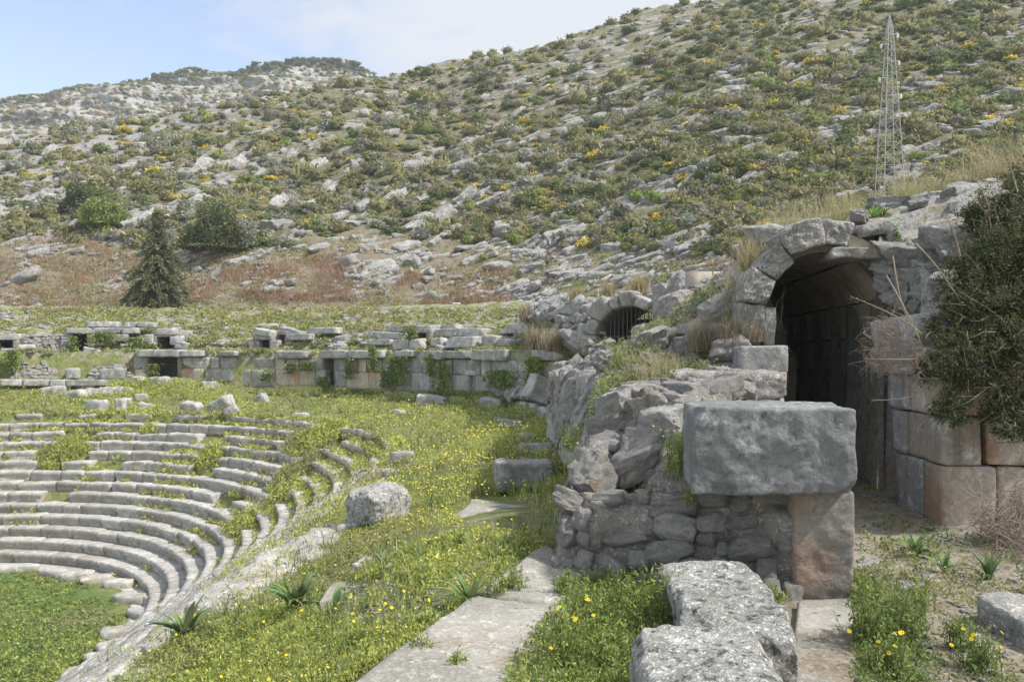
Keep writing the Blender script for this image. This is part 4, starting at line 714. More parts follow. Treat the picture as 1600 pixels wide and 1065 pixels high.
# ------------------------------------------------------------------ rubble walls: a mortar core and the stones set in it
RUB = {'round': []}
for s in range(10):
    V, Q = stone(1, 1, 1, (18, 18, 18), .6, .045, 1.9, 760 + s, 12, (.66, .93), .6, 5, crag=.4); o = mk("stone", V, Q, M['pale']); COL.objects.unlink(o); RUB['round'].append(o)
for mt in ('rubble', 'rubble2', 'rock', 'pale'):
    RUB[mt] = []
    for s in range(10):
        V, Q = stone(1, 1, 1, (18, 18, 18), .25, .05, 1.9, 700 + s, 18, (.55, .9), .62, 5, crag=.5); o = mk("stone", V, Q, M[mt]); COL.objects.unlink(o); RUB[mt].append(o)
def rubble(t, P, rows, asp=1.35, seed=0, mts=('rubble', 'rubble', 'rubble2'), thick=.22, jit=.5, cover=.86, core=True, bump_=.10, big=1.0, face=None, var=1.0):
    """P: BL, BR, TR, TL world points of the face"""
    rg = np.random.default_rng(seed); P = [np.array(p, float) for p in P]; org = np.array(t.location)
    f = lambda a, b: (1 - a) * ((1 - b) * P[0] + b * P[3]) + a * ((1 - b) * P[1] + b * P[2])
    nrm = np.cross(P[1] - P[0], P[3] - P[0]); nrm /= np.linalg.norm(nrm)
    if nrm @ (np.array(face, float) if face is not None else -(P[0] + P[2]) / 2) < 0: nrm = -nrm
    if core:
        n = 44; G, Q = boxgrid(n, n, 2); a = (G[:, 0] + 1) / 2; b = (G[:, 1] + 1) / 2
        V = (1 - a)[:, None] * ((1 - b)[:, None] * P[0] + b[:, None] * P[3]) + a[:, None] * ((1 - b)[:, None] * P[1] + b[:, None] * P[2])
        V = V + nrm * ((G[:, 2] - 1) * thick - .02 + np.where(G[:, 2] > .5, bump_ * .8 * fbm(V * 3.3 + seed, 4, 3, .6), 0))[:, None]; part("mortar_core", V, Q, M['mortar'], t)
    for r in range(rows):
        b0 = (r + .5) / rows; rowlen = np.linalg.norm(f(1, b0) - f(0, b0)); rh = np.linalg.norm(f(.5, 1) - f(.5, 0)) / rows; a = -rg.random() * .5 * rh * asp / rowlen
        while a < 1:
            w = rh * asp * rg.uniform(.6 / var, 1.5 * var ** .4) * big; h = rh * rg.uniform(.75 / var ** .6, 1.12) * (1.25 if rg.random() < .15 else 1); ac = a + w / 2 / rowlen; a += w / rowlen * 1.02
            if ac > 1.0 or ac < 0 or rg.random() > cover: continue
            bb = min(.99, max(.01, b0 + rg.normal() * .06 / rows * jit * 4)); c = f(ac, bb); X = f(min(1, ac + .01), bb) - f(ac - .01, bb); X /= np.linalg.norm(X); Z = np.cross(X, nrm); Z = Z / np.linalg.norm(Z); Z = Z if Z[2] >= 0 else -Z
            A = np.stack([X, np.cross(Z, X), Z], 1) @ rotm(rg.normal() * 14 * jit, rg.normal() * 16 * jit, rg.normal() * 16 * jit); d = min(w, h) * rg.uniform(.7, 1.1)
            flip = rg.random() < .5; S = np.diag([w * (1 if flip else -1) * 1.04, d * (1 if flip else -1), h * 1.02])
            o = random.choice(RUB[mts[rg.integers(len(mts))]]).copy(); COL.objects.link(o); o.name = "stone"; o.parent = t; W = A @ S; M4 = Matrix.Identity(4)
            pos = c + nrm * rg.uniform(-.02, .05) * h * 2 - org
            for q1 in range(3):
                for q2 in range(3): M4[q1][q2] = W[q1, q2]
                M4[q1][3] = pos[q1]
            o.matrix_local = M4
def strew(t, pts, size, seed, mts=('rubble', 'rubble', 'rubble2'), flat=.6, sink=.15):
    rg = np.random.default_rng(seed); org = np.array(t.location)
    for p in pts:
        w = size * rg.lognormal(0, .35) * (p[1] / 10) ** .5; o = random.choice(RUB[mts[rg.integers(len(mts))]]).copy(); COL.objects.link(o); o.name = "stone"; o.parent = t
        W = rotm(rg.uniform(0, 360), rg.normal() * 14, rg.normal() * 14) @ np.diag([w * rg.uniform(.9, 1.7), w, w * flat * rg.uniform(.7, 1.3)]); M4 = Matrix.Identity(4); pos = np.array(p) + [0, 0, w * flat * (.5 - sink)] - org
        for q1 in range(3):
            for q2 in range(3): M4[q1][q2] = W[q1, q2]
            M4[q1][3] = pos[q1]
        o.matrix_local = M4
def inpoly(u, v, poly):
    poly = np.array(poly, float); c = np.zeros(len(u), bool); j = len(poly) - 1
    for i in range(len(poly)):
        xi, yi = poly[i]; xj, yj = poly[j]; c ^= ((yi > v) != (yj > v)) & (u < (xj - xi) * (v - yi) / (yj - yi + 1e-9) + xi); j = i
    return c
def in_poly_pts(poly, n, seed, mind=None):
    rg = np.random.default_rng(seed); p = np.array(poly, float); u = rg.uniform(p[:, 0].min(), p[:, 0].max(), n * 4); v = rg.uniform(p[:, 1].min(), p[:, 1].max(), n * 4); k = inpoly(u, v, poly); u, v = u[k], v[k]
    if mind:
        keep = []
        for a in range(len(u)):
            if all((u[a] - u[b]) ** 2 + ((v[a] - v[b]) * 1.5) ** 2 > mind ** 2 for b in keep[-400:]): keep.append(a)
            if len(keep) >= n: break
        u, v = u[keep], v[keep]
    return u[:n], v[:n]
def PP(*a): return [tuple(PX(u, v, y)) for u, v, y in a]
rw = thing("rubble_wall", "mortared rubble wall under the huge blue-grey block", "wall", (1.0, 6, -1.65))
rubble(rw, PP((862, 915, 5.85), (1246, 945, 5.28), (1246, 772, 5.40), (885, 770, 6.15)), 5, 1.35, 1, thick=.3, cover=.88, jit=.8, mts=('round', 'round', 'rubble'), var=1.5)
rubble(rw, PP((890, 775, 6.2), (1105, 775, 5.7), (1098, 622, 6.5), (965, 632, 7.7)), 5, 1.5, 2, ('pale', 'rubble', 'pale'), thick=.3, jit=1.3, bump_=.25)
rubble(rw, PP((880, 800, 6.1), (1105, 785, 5.6), (1098, 625, 6.4), (962, 636, 7.5)), 9, 1.5, 41, ('pale', 'rubble', 'pale'), core=False, jit=2.0, cover=.3)
rubble(rw, PP((928, 730, 9.0), (866, 905, 6.1), (893, 765, 6.4), (962, 640, 8.2)), 6, 1.1, 3, thick=.3, face=(-1, -.2, .4))
rubble(rw, PP((965, 634, 7.0), (1098, 622, 6.2), (1175, 616, 8.3), (1010, 604, 9.2)), 9, 1.5, 4, thick=.3, face=(0, -.2, 1), mts=('pale', 'rubble'))
t2 = thing("rubble_wall", "overgrown middle rubble wall between the walkway kerb and the barred arch", "wall", (2, 11, -1.7))
rubble(t2, PP((925, 725, 10.5), (1010, 620, 9.4), (1000, 592, 11), (885, 590, 14)), 7, 1.3, 5, ('rubble', 'rubble2', 'rubble2'), thick=.35, face=(-1, -.4, .4))
rubble(t2, PP((870, 660, 19), (925, 725, 10.8), (900, 592, 13.5), (872, 575, 21)), 5, 1.5, 6, ('rubble', 'rubble', 'rubble2'), thick=.35, face=(-1, -.3, .3), big=.6)
rubble(t2, PP((885, 605, 13.5), (1060, 625, 9.2), (1075, 560, 10.2), (890, 562, 15)), 7, 1.5, 7, ('rubble', 'rubble2'), thick=.35)
t3 = thing("rubble_wall", "broken rubble terrace below the dry grass tussock", "wall", (2.5, 9, -.5))
rubble(t3, PP((1035, 640, 8.9), (1160, 625, 8.8), (1165, 545, 9.6), (1040, 560, 10.5)), 6, 1.6, 8, ('rubble', 'rubble', 'rubble2'), thick=.4)
loose(1050, 583, 1232, 624, "long weathered slab behind the huge block", y=8.5, dep=.6, rnd=.3, amp=.04, n=(44, 16, 14), mat='rubble', chips=3, yaw=-3, group=None, name="stone_slab", cat="stone slab")
loose(1158, 540, 1231, 583, "square-cut block left of the great arch's foot", y=8.85, dep=.7, rnd=.12, amp=.015, n=(24, 18, 16), mat='ashlar', yaw=-4, group=None)
t4 = thing("rubble_slope", "slope of jumbled boulders between the barred arch and the great arch", "rubble", (3, 13, 0))
rubble(t4, PP((985, 556, 14.5), (1170, 556, 10.2), (1178, 470, 11.0), (1060, 470, 15.5)), 8, 1.4, 9, ('rock', 'rubble', 'rubble2'), thick=.5, bump_=.2)
rubble(t4, PP((1060, 475, 15.5), (1168, 480, 10.8), (1178, 420, 11.2), (1090, 445, 17)), 5, 1.4, 10, ('rock', 'rubble', 'rubble2'), thick=.5, bump_=.2)
rubble(t4, PP((1046, 500, 17), (1100, 480, 15), (1090, 438, 18), (1040, 452, 19.5)), 5, 1.4, 11, ('rock', 'rubble2'), thick=.5, bump_=.25)
for q_, (u0, v0, u1, v1, y, lab, rl_) in enumerate([(1058, 488, 1080, 535, 11.5, "upright white finger stone on the rubble slope", 5), (1095, 490, 1140, 535, 11.0, "pale pointed boulder beside the dried tussock", 18), (1045, 455, 1100, 490, 14, "large smooth boulder high on the rubble slope", -14), (1160, 425, 1205, 500, 10.4, "tall grey boulder left of the great arch's ring", 10), (1040, 540, 1065, 552, 10.8, "flat white stone crowning the middle rubble wall", 0), (1130, 575, 1165, 600, 8.6, "pointed blue-grey stone on the rubble terrace", 14), (1000, 505, 1030, 532, 17, "round boulder blocking the barred arch's corner", 0), (1022, 470, 1050, 500, 15.5, "lumpy boulder right of the barred arch", 10)]):
    loose(u0, v0, u1, v1, lab, y=y, dep=.5, rnd=.5, amp=.07, chips=6, chipd=(.65, .9), roll=rl_, yaw=random.uniform(-20, 20), n=(18, 14, 16), mat='rubble', name="boulder", cat="boulder", group="boulders on the rubble slope")
t10 = thing("rubble_slope", "stony crest of the ruin between the huge block and the barred arch", "rubble", (2, 10, -.3))
u_, v_ = in_poly_pts([(890, 590), (960, 560), (1050, 548), (1165, 545), (1165, 600), (1060, 618), (960, 640), (900, 700), (870, 690), (880, 620)], 98, 5, 11); strew(t10, GH(u_, v_), .22, 6)
t11 = thing("rubble_slope", "bouldery shoulder rising to the great arch's left foot", "rubble", (3, 11, .3))
u_, v_ = in_poly_pts([(1000, 470), (1060, 440), (1160, 440), (1200, 380), (1235, 372), (1180, 440), (1175, 540), (1000, 548), (1040, 500)], 98, 7, 10); strew(t11, GH(u_, v_), .22, 8, ('rock', 'rubble', 'rubble2'))
# far rubble patches
t5 = thing("rubble_wall", "low rubble wall of small stones left of the dark doorway", "wall", (-24, 40.5, 0))
def ypp(u, R): return ray_r(u, R)
rubble(t5, PP((36, 548, ypp(36, 21.6)), (96, 548, ypp(96, 21.6)), (96, 521, ypp(96, 21.8)), (40, 524, ypp(40, 21.8))), 6, 1.6, 21, ('rubble', 'rubble'), cover=.8)
t6 = thing("rubble_wall", "rubble core exposed on the left podium terrace", "wall", (-24, 39.5, -1))
rubble(t6, PP((18, 592, ypp(18, 20.2)), (92, 592, ypp(92, 20.2)), (76, 560, ypp(76, 20.6)), (30, 560, ypp(30, 20.6))), 6, 1.6, 22, ('rubble', 'rubble'), cover=.85)
rubble(t6, PP((140, 592, ypp(140, 20.2)), (208, 590, ypp(208, 20.2)), (206, 560, ypp(206, 20.6)), (150, 562, ypp(150, 20.6))), 6, 1.6, 23, ('rubble', 'rubble'), cover=.75)
t7 = thing("rubble_wall", "crumbling rubble where the podium wall ends", "wall", (1, 36, -1.5))
rubble(t7, PP((778, 618, ypp(778, 20.3)), (842, 626, ypp(842, 20.1)), (836, 560, ypp(836, 20.7)), (790, 566, ypp(790, 20.6))), 6, 1.5, 24, ('rubble2', 'rubble'), cover=.85)
t8 = thing("rubble_bank", "low bank of broken stones running to the barred arch", "rubble", (2, 33, 1))
rubble(t8, PP((815, 500, 31), (925, 487, 23.5), (925, 470, 24.5), (830, 478, 33)), 4, 1.7, 25, ('rubble2', 'rubble2'), cover=.9)
rubble(t8, PP((868, 548, 24), (915, 548, 22), (918, 492, 22.6), (872, 496, 25)), 5, 1.5, 26, ('rubble2', 'rubble2', 'mortar') if 0 else ('rubble2', 'rubble2'), cover=.9)

# ------------------------------------------------------------------ arches
def arch_stone(cxyz, X, N_, r0, r1, a0, a1, d0, d1, seed, n=(8, 8, 6), amp=.03, rnd=.18, crag=.5):
    """voussoir: X horizontal in plane, N_ pointing inwards; angles in degrees from +X"""
    V, Q = stone(1, 1, 1, n, rnd, amp, 1.6, seed, 3, (.8, .95), crag=crag); a = np.radians(a0 + (V[:, 0] + .5) * (a1 - a0)); r = r0 + (V[:, 2] + .5) * (r1 - r0); d = d0 + (V[:, 1] + .5) * (d1 - d0)
    return np.array(cxyz) + np.outer(r * np.cos(a), X) + np.outer(d, N_) + np.outer(r * np.sin(a), [0, 0, 1.]), Q
def vault_mesh(c, X, N_, r, zf, d0, d1, th=.25, na=18, back=True):
    """barrel vault with side walls and a back wall, as closed thick shell"""
    pr = [(-r, zf)] + [(r * math.cos(a), r * math.sin(a)) for a in np.linspace(math.pi, 0, na)] + [(r, zf)]; ro = r + th
    po = [(-ro, zf)] + [(ro * math.cos(a), ro * math.sin(a)) for a in np.linspace(math.pi, 0, na)] + [(ro, zf)]; ring_ = pr + po[::-1]; k = len(ring_); V = []
    ds = np.linspace(d0, d1, 24)
    for d in ds:
        for a, b in ring_: V.append(np.array(c) + a * X + d * N_ + np.array([0, 0, b]))
    Q = [[i * k + j, i * k + (j + 1) % k, (i + 1) * k + (j + 1) % k, (i + 1) * k + j] for i in range(len(ds) - 1) for j in range(k)]
    m = len(pr)
    for e in (0, len(ds) - 1):
        for j in range(m - 1): Q.append([e * k + j, e * k + j + 1, e * k + k - 2 - j, e * k + k - 1 - j])
    return np.array(V), np.array(Q)
def ashlar_vault_mat():
    m, nt, b = nmat("vault_ashlar_courses"); g = N(nt); co = g.coords(); tcx = g.n("ShaderNodeTexCoord").outputs["Object"]; sp = g.n("ShaderNodeSeparateXYZ"); g.l(tcx, sp.inputs[0]); cm = g.n("ShaderNodeCombineXYZ"); g.l(g.math('ADD', sp.outputs[0], sp.outputs[1]), cm.inputs[0]); g.l(sp.outputs[2], cm.inputs[1])
    br = g.n("ShaderNodeTexBrick"); br.inputs["Scale"].default_value = 1.0; br.inputs["Brick Width"].default_value = .8; br.inputs["Row Height"].default_value = .46; br.inputs["Mortar Size"].default_value = .012; br.inputs["Mortar Smooth"].default_value = .3; g.l(cm.outputs[0], br.inputs["Vector"])
    br.inputs["Color1"].default_value = (.42, .37, .31, 1); br.inputs["Color2"].default_value = (.55, .49, .41, 1); br.inputs["Mortar"].default_value = (.04, .04, .04, 1)
    n1 = g.noise(co, 2.5, 8, .7); c = g.mix(g.ramp(n1, .4, .65), br.outputs[0], (.30, .27, .24)); nt.links.new(c, b.inputs["Base Color"]); g.bump(g.math('ADD', g.math('MULTIPLY', br.outputs["Fac"], -1.5), n1), b, .7, .03); return m
M['vaultA'] = ashlar_vault_mat()
X_ = np.array([EV[0], EV[1], 0]); N_ = np.array([DV[0], DV[1], 0]); s_a = 1.75; hw = .63
ac = np.array([A0[0], A0[1], 0]) + N_ * s_a + X_ * (-.53); zsp = .47; ac[2] = zsp
va = thing("vaulted_passage", "great round-arched stone passage, its right half of the ring broken away", "vaulted passage", (ac[0], ac[1], -1.65))
for q_, (a0, a1, r1, d0) in enumerate([(197, 173, 1.03, -.10), (172, 149, 1.04, -.16), (148, 125, 1.0, -.12), (124, 96, 1.10, -.2), (95, 74, 1.08, -.02)]):
    V, Q = arch_stone(ac, X_, N_, r1 - .30 - .02 * (q_ % 2) if q_ < 4 else .80, r1, a0, a1, d0, .55, 60 + q_, (26, 22, 22), .028, .14); part("voussoir", V, Q, M['rubble'], va)
V, Q = stone(.62, .5, .13, (26, 16, 8), .25, .03, 1.6, 71, 2, (.85, .95)); c = PX(1342, 396, 9.2); part("lintel_slab", V @ rotm(-5, 0, 1).T + np.array(c) + [0, .2, 0], Q, M['ashlar'], va)
V, Q = vault_mesh(ac, X_, N_, .735, -2.2, .15, 6.2, .25); part("barrel_vault", V, Q, M['vaultA'], va)
V, Q = stone(1.9, .3, 3.6, (8, 3, 12), .05, .01, 1, 72); part("back_wall", V @ rotm(-5.7).T + ac + N_ * 6.0 + np.array([0, 0, -.7]), Q, M['vaultA'], va)
# jamb of left foot and lit jamb inside
V, Q = pblock(1382, 588, 1402, 716, y=9.6, dep=.4, mat='warm', seed=73, n=(8, 8, 20), yaw=-5); part("inner_jamb", V, Q, M['warm'], va)
V, Q = pblock(1195, 480, 1212, 760, y=9.45, dep=.6, seed=74, n=(8, 10, 20), yaw=-5); part("left_jamb", V, Q, M['ashlar'], va)

# right-hand ashlar wall: courses returning into the passage
ra = thing("ashlar_wall", "tall weathered ashlar wall at the passage entrance, half hidden by the thorn bush", "wall", (A0[0], A0[1], -1.65))
def rblock(s0, s1, t0, t1, z0, z1, mt, seed, rnd=.07, amp=.012, roll=0, name="ashlar_block"):
    W, D, H = t1 - t0, s1 - s0, z1 - z0; V, Q = stone(W - .008, D - .008, H - .008, (max(6, int(W / .045)), max(6, int(D / .045)), max(6, int(H / .04))), rnd, amp, 1.8, seed, 2, (.93, .985)); A = np.stack([X_, N_, [0, 0, 1]], 1) @ rotm(0, 0, roll); V = V @ A.T + np.array([A0[0], A0[1], 0]) + X_ * (t0 + t1) / 2 + N_ * (s0 + s1) / 2 + np.array([0, 0, (z0 + z1) / 2])
    return part(name, V, Q, M[mt], ra)
rblock(0, .42, 0, .50, -1.75, -1.055, 'warm', 80); rblock(0.02, .45, .51, 1.3, -1.75, -1.06, 'warm', 81); rblock(.43, 1.15, .0, .45, -1.75, -1.055, 'slate', 82)
rblock(-.01, .8, 0, .36, -1.055, -.595, 'warm', 83); rblock(-.01, .45, .41, 1.3, -1.05, -.60, 'warm', 84); rblock(.81, 1.2, -.02, .45, -1.055, -.6, 'slate', 85)
rblock(0, .7, -.02, .7, -.59, -.21, 'warm', 86); rblock(.01, .5, .71, 1.5, -.59, -.22, 'warm', 87); rblock(.71, 1.3, -.03, .45, -.59, -.21, 'slate', 88)
rblock(-.05, 1.45, -.16, .6, -.205, .07, 'slate', 89); rblock(0, .6, .62, 1.5, -.205, .06, 'slate', 90)
rblock(.2, 1.5, -.14, .8, .08, .44, 'slate', 91, roll=-9); rblock(.3, 1.5, .5, 1.6, .1, .62, 'rubble2', 92, roll=-12)
rblock(0, .45, 1.32, 2.4, -1.75, -1.06, 'warm', 93); rblock(0, .45, 1.32, 2.4, -1.055, -.6, 'slate', 94); rblock(0, .45, 1.52, 2.6, -.59, -.21, 'slate', 95)

# earth and rubble over the vault
def edge_quads(Q, off):
    c = {}
    for q in Q.tolist():
        for a in range(4):
            e = (q[a], q[(a + 1) % 4]); k = tuple(sorted(e)); c[k] = None if k in c else e
    return [np.array([[b, a, a + off, b + off] for e in c.values() if e for a, b in [e]])]
ys = np.linspace(9.25, 16.5, 70); xs = np.linspace(2.7, 7.5, 60); Xb, Yb = np.meshgrid(xs, ys, indexing='ij'); Zb = bankz(Xb, Yb) + .1 * f2(Xb, Yb, 1.2, 4, 3).reshape(Xb.shape); tq = st(Xb, Yb)[1]; Zl = Zb - np.where((tq > -1.5) & (tq < .2), .14, 1.3)
sb, tb = st(Xb, Yb); okc = (sb > s_a + .1)
Vb = np.concatenate([np.stack([Xb, Yb, Zb], -1).reshape(-1, 3), np.stack([Xb, Yb, Zl], -1).reshape(-1, 3)]); i, j = np.meshgrid(np.arange(59), np.arange(69), indexing='ij'); k = (i * 70 + j).ravel(); okf = okc[:-1, :-1].ravel(); k = k[okf]; Qb = np.stack([k, k + 70, k + 71, k + 1], 1)
tag(mk("terrain_bank", Vb, np.concatenate([Qb, Qb[:, ::-1] + len(Vb) // 2] + edge_quads(Qb, len(Vb) // 2)), M['ground'], col=np.tile([.6, .35, 0], (len(Vb), 1)), smooth_=True), kind='structure')
t9 = thing("rubble_slope", "collapsed rubble mass above the great arch's broken side", "rubble", (5, 9.5, 1))
rubble(t9, PP((1375, 470, 9.2), (1475, 500, 8.3), (1470, 392, 8.9), (1368, 392, 9.3)), 5, 1.3, 31, ('rubble2', 'rubble2', 'rubble'), thick=.45, bump_=.2)
rubble(t9, PP((1368, 400, 9.2), (1470, 400, 8.8), (1500, 330, 10.5), (1400, 352, 10.3)), 5, 1.6, 32, ('rubble2', 'rubble'), thick=.3, bump_=.2)
rubble(t9, PP((1470, 400, 8.8), (1620, 380, 8.2), (1620, 305, 10.5), (1500, 330, 10.5)), 4, 1.6, 33, ('rubble2', 'rubble'), thick=.3, bump_=.2)
rubble(t9, PP((1470, 490, 8.2), (1640, 500, 7.8), (1640, 370, 8.4), (1470, 395, 8.8)), 5, 1.5, 34, ('rubble2', 'rubble2'), thick=.5, bump_=.2)
for q_, (u0, v0, u1, v1, y, lab) in enumerate([(1335, 352, 1368, 384, 9.5, "angular stone right of the arch's crown"), (1472, 318, 1520, 345, 10.3, "long pale stone topping the rubble slope"), (1500, 300, 1550, 322, 10.9, "flat pale stone at the bank's crest"), (1555, 282, 1600, 300, 11.2, "bright slab high on the bank beside dry grass"), (1475, 345, 1530, 375, 9.6, "slanted blue-grey slab in the rubble slope"), (1385, 345, 1430, 372, 9.6, "brown-edged slab leaning over the arch")]):
    loose(u0, v0, u1, v1, lab, y=y, dep=.45, rnd=.45, amp=.06, chips=5, chipd=(.68, .9), roll=random.uniform(-20, 10), n=(18, 12, 10), mat='rubble', name="boulder", cat="boulder", group="stones over the great arch")

rgb = np.random.default_rng(5); xb = rgb.uniform(3.3, 7.2, 98); yb_ = rgb.uniform(9.5, 12.5, 98); strew(t9b := thing("rubble_slope", "loose stones capping the earth bank behind the great arch", "rubble", (5, 11, 2)), np.stack([xb, yb_, bankz(xb, yb_)], 1), .2, 12, ('rubble', 'rubble2', 'rock'))
# small barred arch
s = PORT['arch']; n_ = s['n']; Xs = np.array([-n_.y, n_.x, 0]); Ns = -np.array([n_.x, n_.y, 0]); c = np.array([s['c'].x, s['c'].y, 0]); w = s['w']; rad = w / 2; c[2] = s['zt'] - rad
pa = thing("barred_arch", "round arch closed by vertical iron bars, smaller of the two arches", "arch", (c[0], c[1], s['zf']))
for q_, (a0, a1, r1) in enumerate([(200, 172, .42), (171, 150, .36), (149, 118, .5), (117, 103, .3), (102, 80, .42), (79, 55, .3)]):
    V, Q = arch_stone(c, Xs, Ns, rad, rad + r1, a0, a1, -.15, .5, 160 + q_, (8, 7, 7), .04, .25); part("voussoir", V, Q, M['rubble'], pa)
V, Q = vault_mesh(c, Xs, Ns, rad + .01, s['zf'] - c[2] - .1, .05, 2.6, .25); part("barrel_vault", V, Q, M['vault'], pa)
V, Q = stone(w + .4, .2, s['zt'] - s['zf'] + .4, (5, 2, 5), .05, .01, 1, 9); A = np.stack([Xs, Ns, [0, 0, 1]], 1); part("back_wall", V @ A.T + c + Ns * 2.5 + np.array([0, 0, (s['zf'] - c[2]) / 2]), Q, M['vault'], pa)
for q_ in range(15):
    a = -rad + (q_ + .5) * w / 15; zt = c[2] + math.sqrt(max(0, rad * rad - a * a)); p = c + Xs * a + Ns * .25; V, Q = tube([[p[0], p[1], s['zf'] - .1], [p[0], p[1], zt]], .017, 6); part("bar", V, Q, M['iron'], pa)
p0, p1 = c + Xs * -rad + Ns * .25, c + Xs * rad + Ns * .25
for zz_ in (s['zf'] + .15, c[2] + .1): V, Q = tube([[p0[0], p0[1], zz_], [p1[0], p1[1], zz_]], .02, 6); part("rail", V, Q, M['iron'], pa)
V, Q = pblock(905, 505, 932, 548, y=22.3, dep=.5, seed=171); part("pier", V, Q, M['ashlar'], pa)

# ------------------------------------------------------------------ vegetation
def to_world(V, R=1.0, P=(0, 0, 0)): return V * R + np.array(P)
PALM = [(.27, .32, .08), (.40, .45, .11), (.51, .54, .16), (.58, .57, .20)]       # lush yellow-green herbs of spring
PALG = [(.14, .20, .06), (.22, .29, .09), (.32, .38, .13)]
PALO = [(.24, .26, .12), (.33, .34, .16), (.42, .40, .23), (.48, .44, .30)]
STRAW = [(.42, .36, .22), (.50, .44, .28), (.34, .30, .15), (.30, .33, .12)]
def clumps(P, h, r, nl, leaf, pal, w, seed, asp=.38, up=1.1):
    """leafy herb clumps at points P: nl leaves each, spread over height h and radius r (arrays)"""
    rg = np.random.default_rng(seed); n = len(P); h = np.broadcast_to(h, (n,)); r = np.broadcast_to(r, (n,)); leaf = np.broadcast_to(leaf, (n,))
    a = rg.uniform(0, 2 * np.pi, (n, nl)); q = rg.uniform(0, 1, (n, nl)) ** .8; rad = r[:, None] * np.sqrt(rg.uniform(0, 1, (n, nl))) * (1.1 - .6 * q)
    C = np.stack([P[:, :1] + rad * np.cos(a), P[:, 1:2] + rad * np.sin(a), P[:, 2:3] + h[:, None] * q], -1).reshape(-1, 3)
    c0 = mixcols(n, pal, w, .18, rg); tq = np.clip(.12 + .9 * f2(P[:, 0], P[:, 1], .6, 4, 91), 0, .85)[:, None]; c0 = c0 * (1 - tq) + tq * np.array([.34, .33, .17]) * (.75 + .5 * rg.random((n, 1))); c = np.repeat(c0, nl, 0) * rg.uniform(.75, 1.25, (n * nl, 1)); return leaves(C, np.repeat(leaf, nl) * rg.uniform(.6, 1.4, n * nl), c, asp, up, rg)
def pix(n, poly, seed, y1=62, **k):
    u, v = in_poly_pts(poly, n, seed, **k); H = GH(u, v, y1=y1); return H, u, v
# seats: herbs at the foot of each riser and over the overgrown patches
rgv = np.random.default_rng(3); n = 46000; kk = rgv.integers(0, NR + 1, n); fr_ = rgv.uniform(0, 1, n); m = rgv.uniform(-13, 34, n); r = R1 - .5 * kk + .5 * fr_; x, y = ring(r, m); g = overgrown(x, y); nz = f2(x, y, .55, 3, 61); nzf = f2(x, y, 2.5, 2, 62)
ztr = ZT - RH * kk; zg_ = gz(x, y); zz2 = np.maximum(np.where(g > .5, zg_ + .02, ztr - .02), zg_)
dens = np.where(g > .42, .95, 0.0) + np.where((fr_ > .66) & (nz + .35 * nzf > (-.08 + .05 * np.maximum(kk - 3, 0))), .8, 0) + np.where((kk < 6) & (nz + .5 * nzf > .2), .28, 0) + np.where((kk < 1), .3, 0)
dens *= np.where((kk > 8) & (m > 8), .35, 1); u_s = 800 + x / y * F; ok = (rgv.random(n) < dens) & (u_s > -250) & (y > 4)
P = np.stack([x, y, zz2], 1)[ok]; d = P[:, 1]; hgt = np.where(g[ok] > .42, .30, .17) * rgv.uniform(.6, 1.3, len(P))
sm0 = pix(5200, [(-150, 890), (60, 890), (160, 915), (225, 955), (190, 1000), (110, 1062), (-50, 1200), (-150, 1200)], 20)[0]; k_ = f2(sm0[:, 0], sm0[:, 1], .35, 3, 60) + .2 * f2(sm0[:, 0], sm0[:, 1], 2, 2, 60); sm0 = sm0[(k_ + rgv.uniform(-.2, .2, len(k_)) > -.12) & (rr(sm0[:, 0], sm0[:, 1]) < R0 - .1)]
sm = [clumps(sm0, .05 + .07 * rgv.random(len(sm0)), .10, 8, .045, PALG + PALM, (1, 2, 2, 1.5, 1, .5, .2), 4), clumps(P, hgt, .11, 8, .0017 * d + .006, PALM, (1.2, 2, 2, .8), 5)]
# walkway meadow
MEAD = [(-150, 600), (110, 604), (230, 596), (420, 606), (600, 615), (760, 616), (830, 640), (900, 700), (918, 760), (880, 800), (850, 850), (700, 970), (520, 1090), (-150, 1300), (-150, 1120), (330, 960), (440, 885), (540, 830), (600, 760), (640, 690), (560, 660), (470, 652), (300, 645), (-150, 640)]
H, u, v = pix(30000, MEAD, 21); rq = rr(H[:, 0], H[:, 1]); nz = f2(H[:, 0], H[:, 1], .8, 3, 63); bare = (np.hypot((u - 600) / 120, (v - 950) / 45) < 1) * .75 + (np.hypot((u - 860) / 120, (v - 810) / 40) < 1) * .5 + (np.hypot((u - 60) / 130, (v - 608) / 20) < 1) * .6 + 2.0 * ((np.hypot((u - 767) / 62, (v - 802) / 24) < 1) | (np.hypot((u - 820) / 46, (v - 742) / 26) < 1) | (np.hypot((u - 836) / 36, (v - 700) / 12) < 1) | (np.hypot((u - 795) / 28, (v - 664) / 11) < 1) | (np.hypot((u - 674) / 28, (v - 628) / 10) < 1) | (np.hypot((u - 528) / 36, (v - 926) / 22) < 1)) + .7 * smooth(.22, .42, f2(H[:, 0], H[:, 1], .45, 4, 163)) + .35 * smooth(.1, .5, f2(H[:, 0], H[:, 1], 2.2, 3, 164))
ok = (rq > R1 + .2 + .5 * smooth(20, 8, H[:, 1])) & (rq < RW) & (rgv.random(len(H)) < .92 - .35 * smooth(.0, .5, nz) - bare); H, u, v, nz = H[ok], u[ok], v[ok], nz[ok]; d = H[:, 1]
tall = smooth(7, 14, d) * (.8 + .6 * nz); sm.append(clumps(H, .07 + .20 * np.clip(tall, 0, 1.3), .04 + .006 * d, 9, .0013 * d + .006, PALM, (1.3, 2, 1.7, .7), 6))
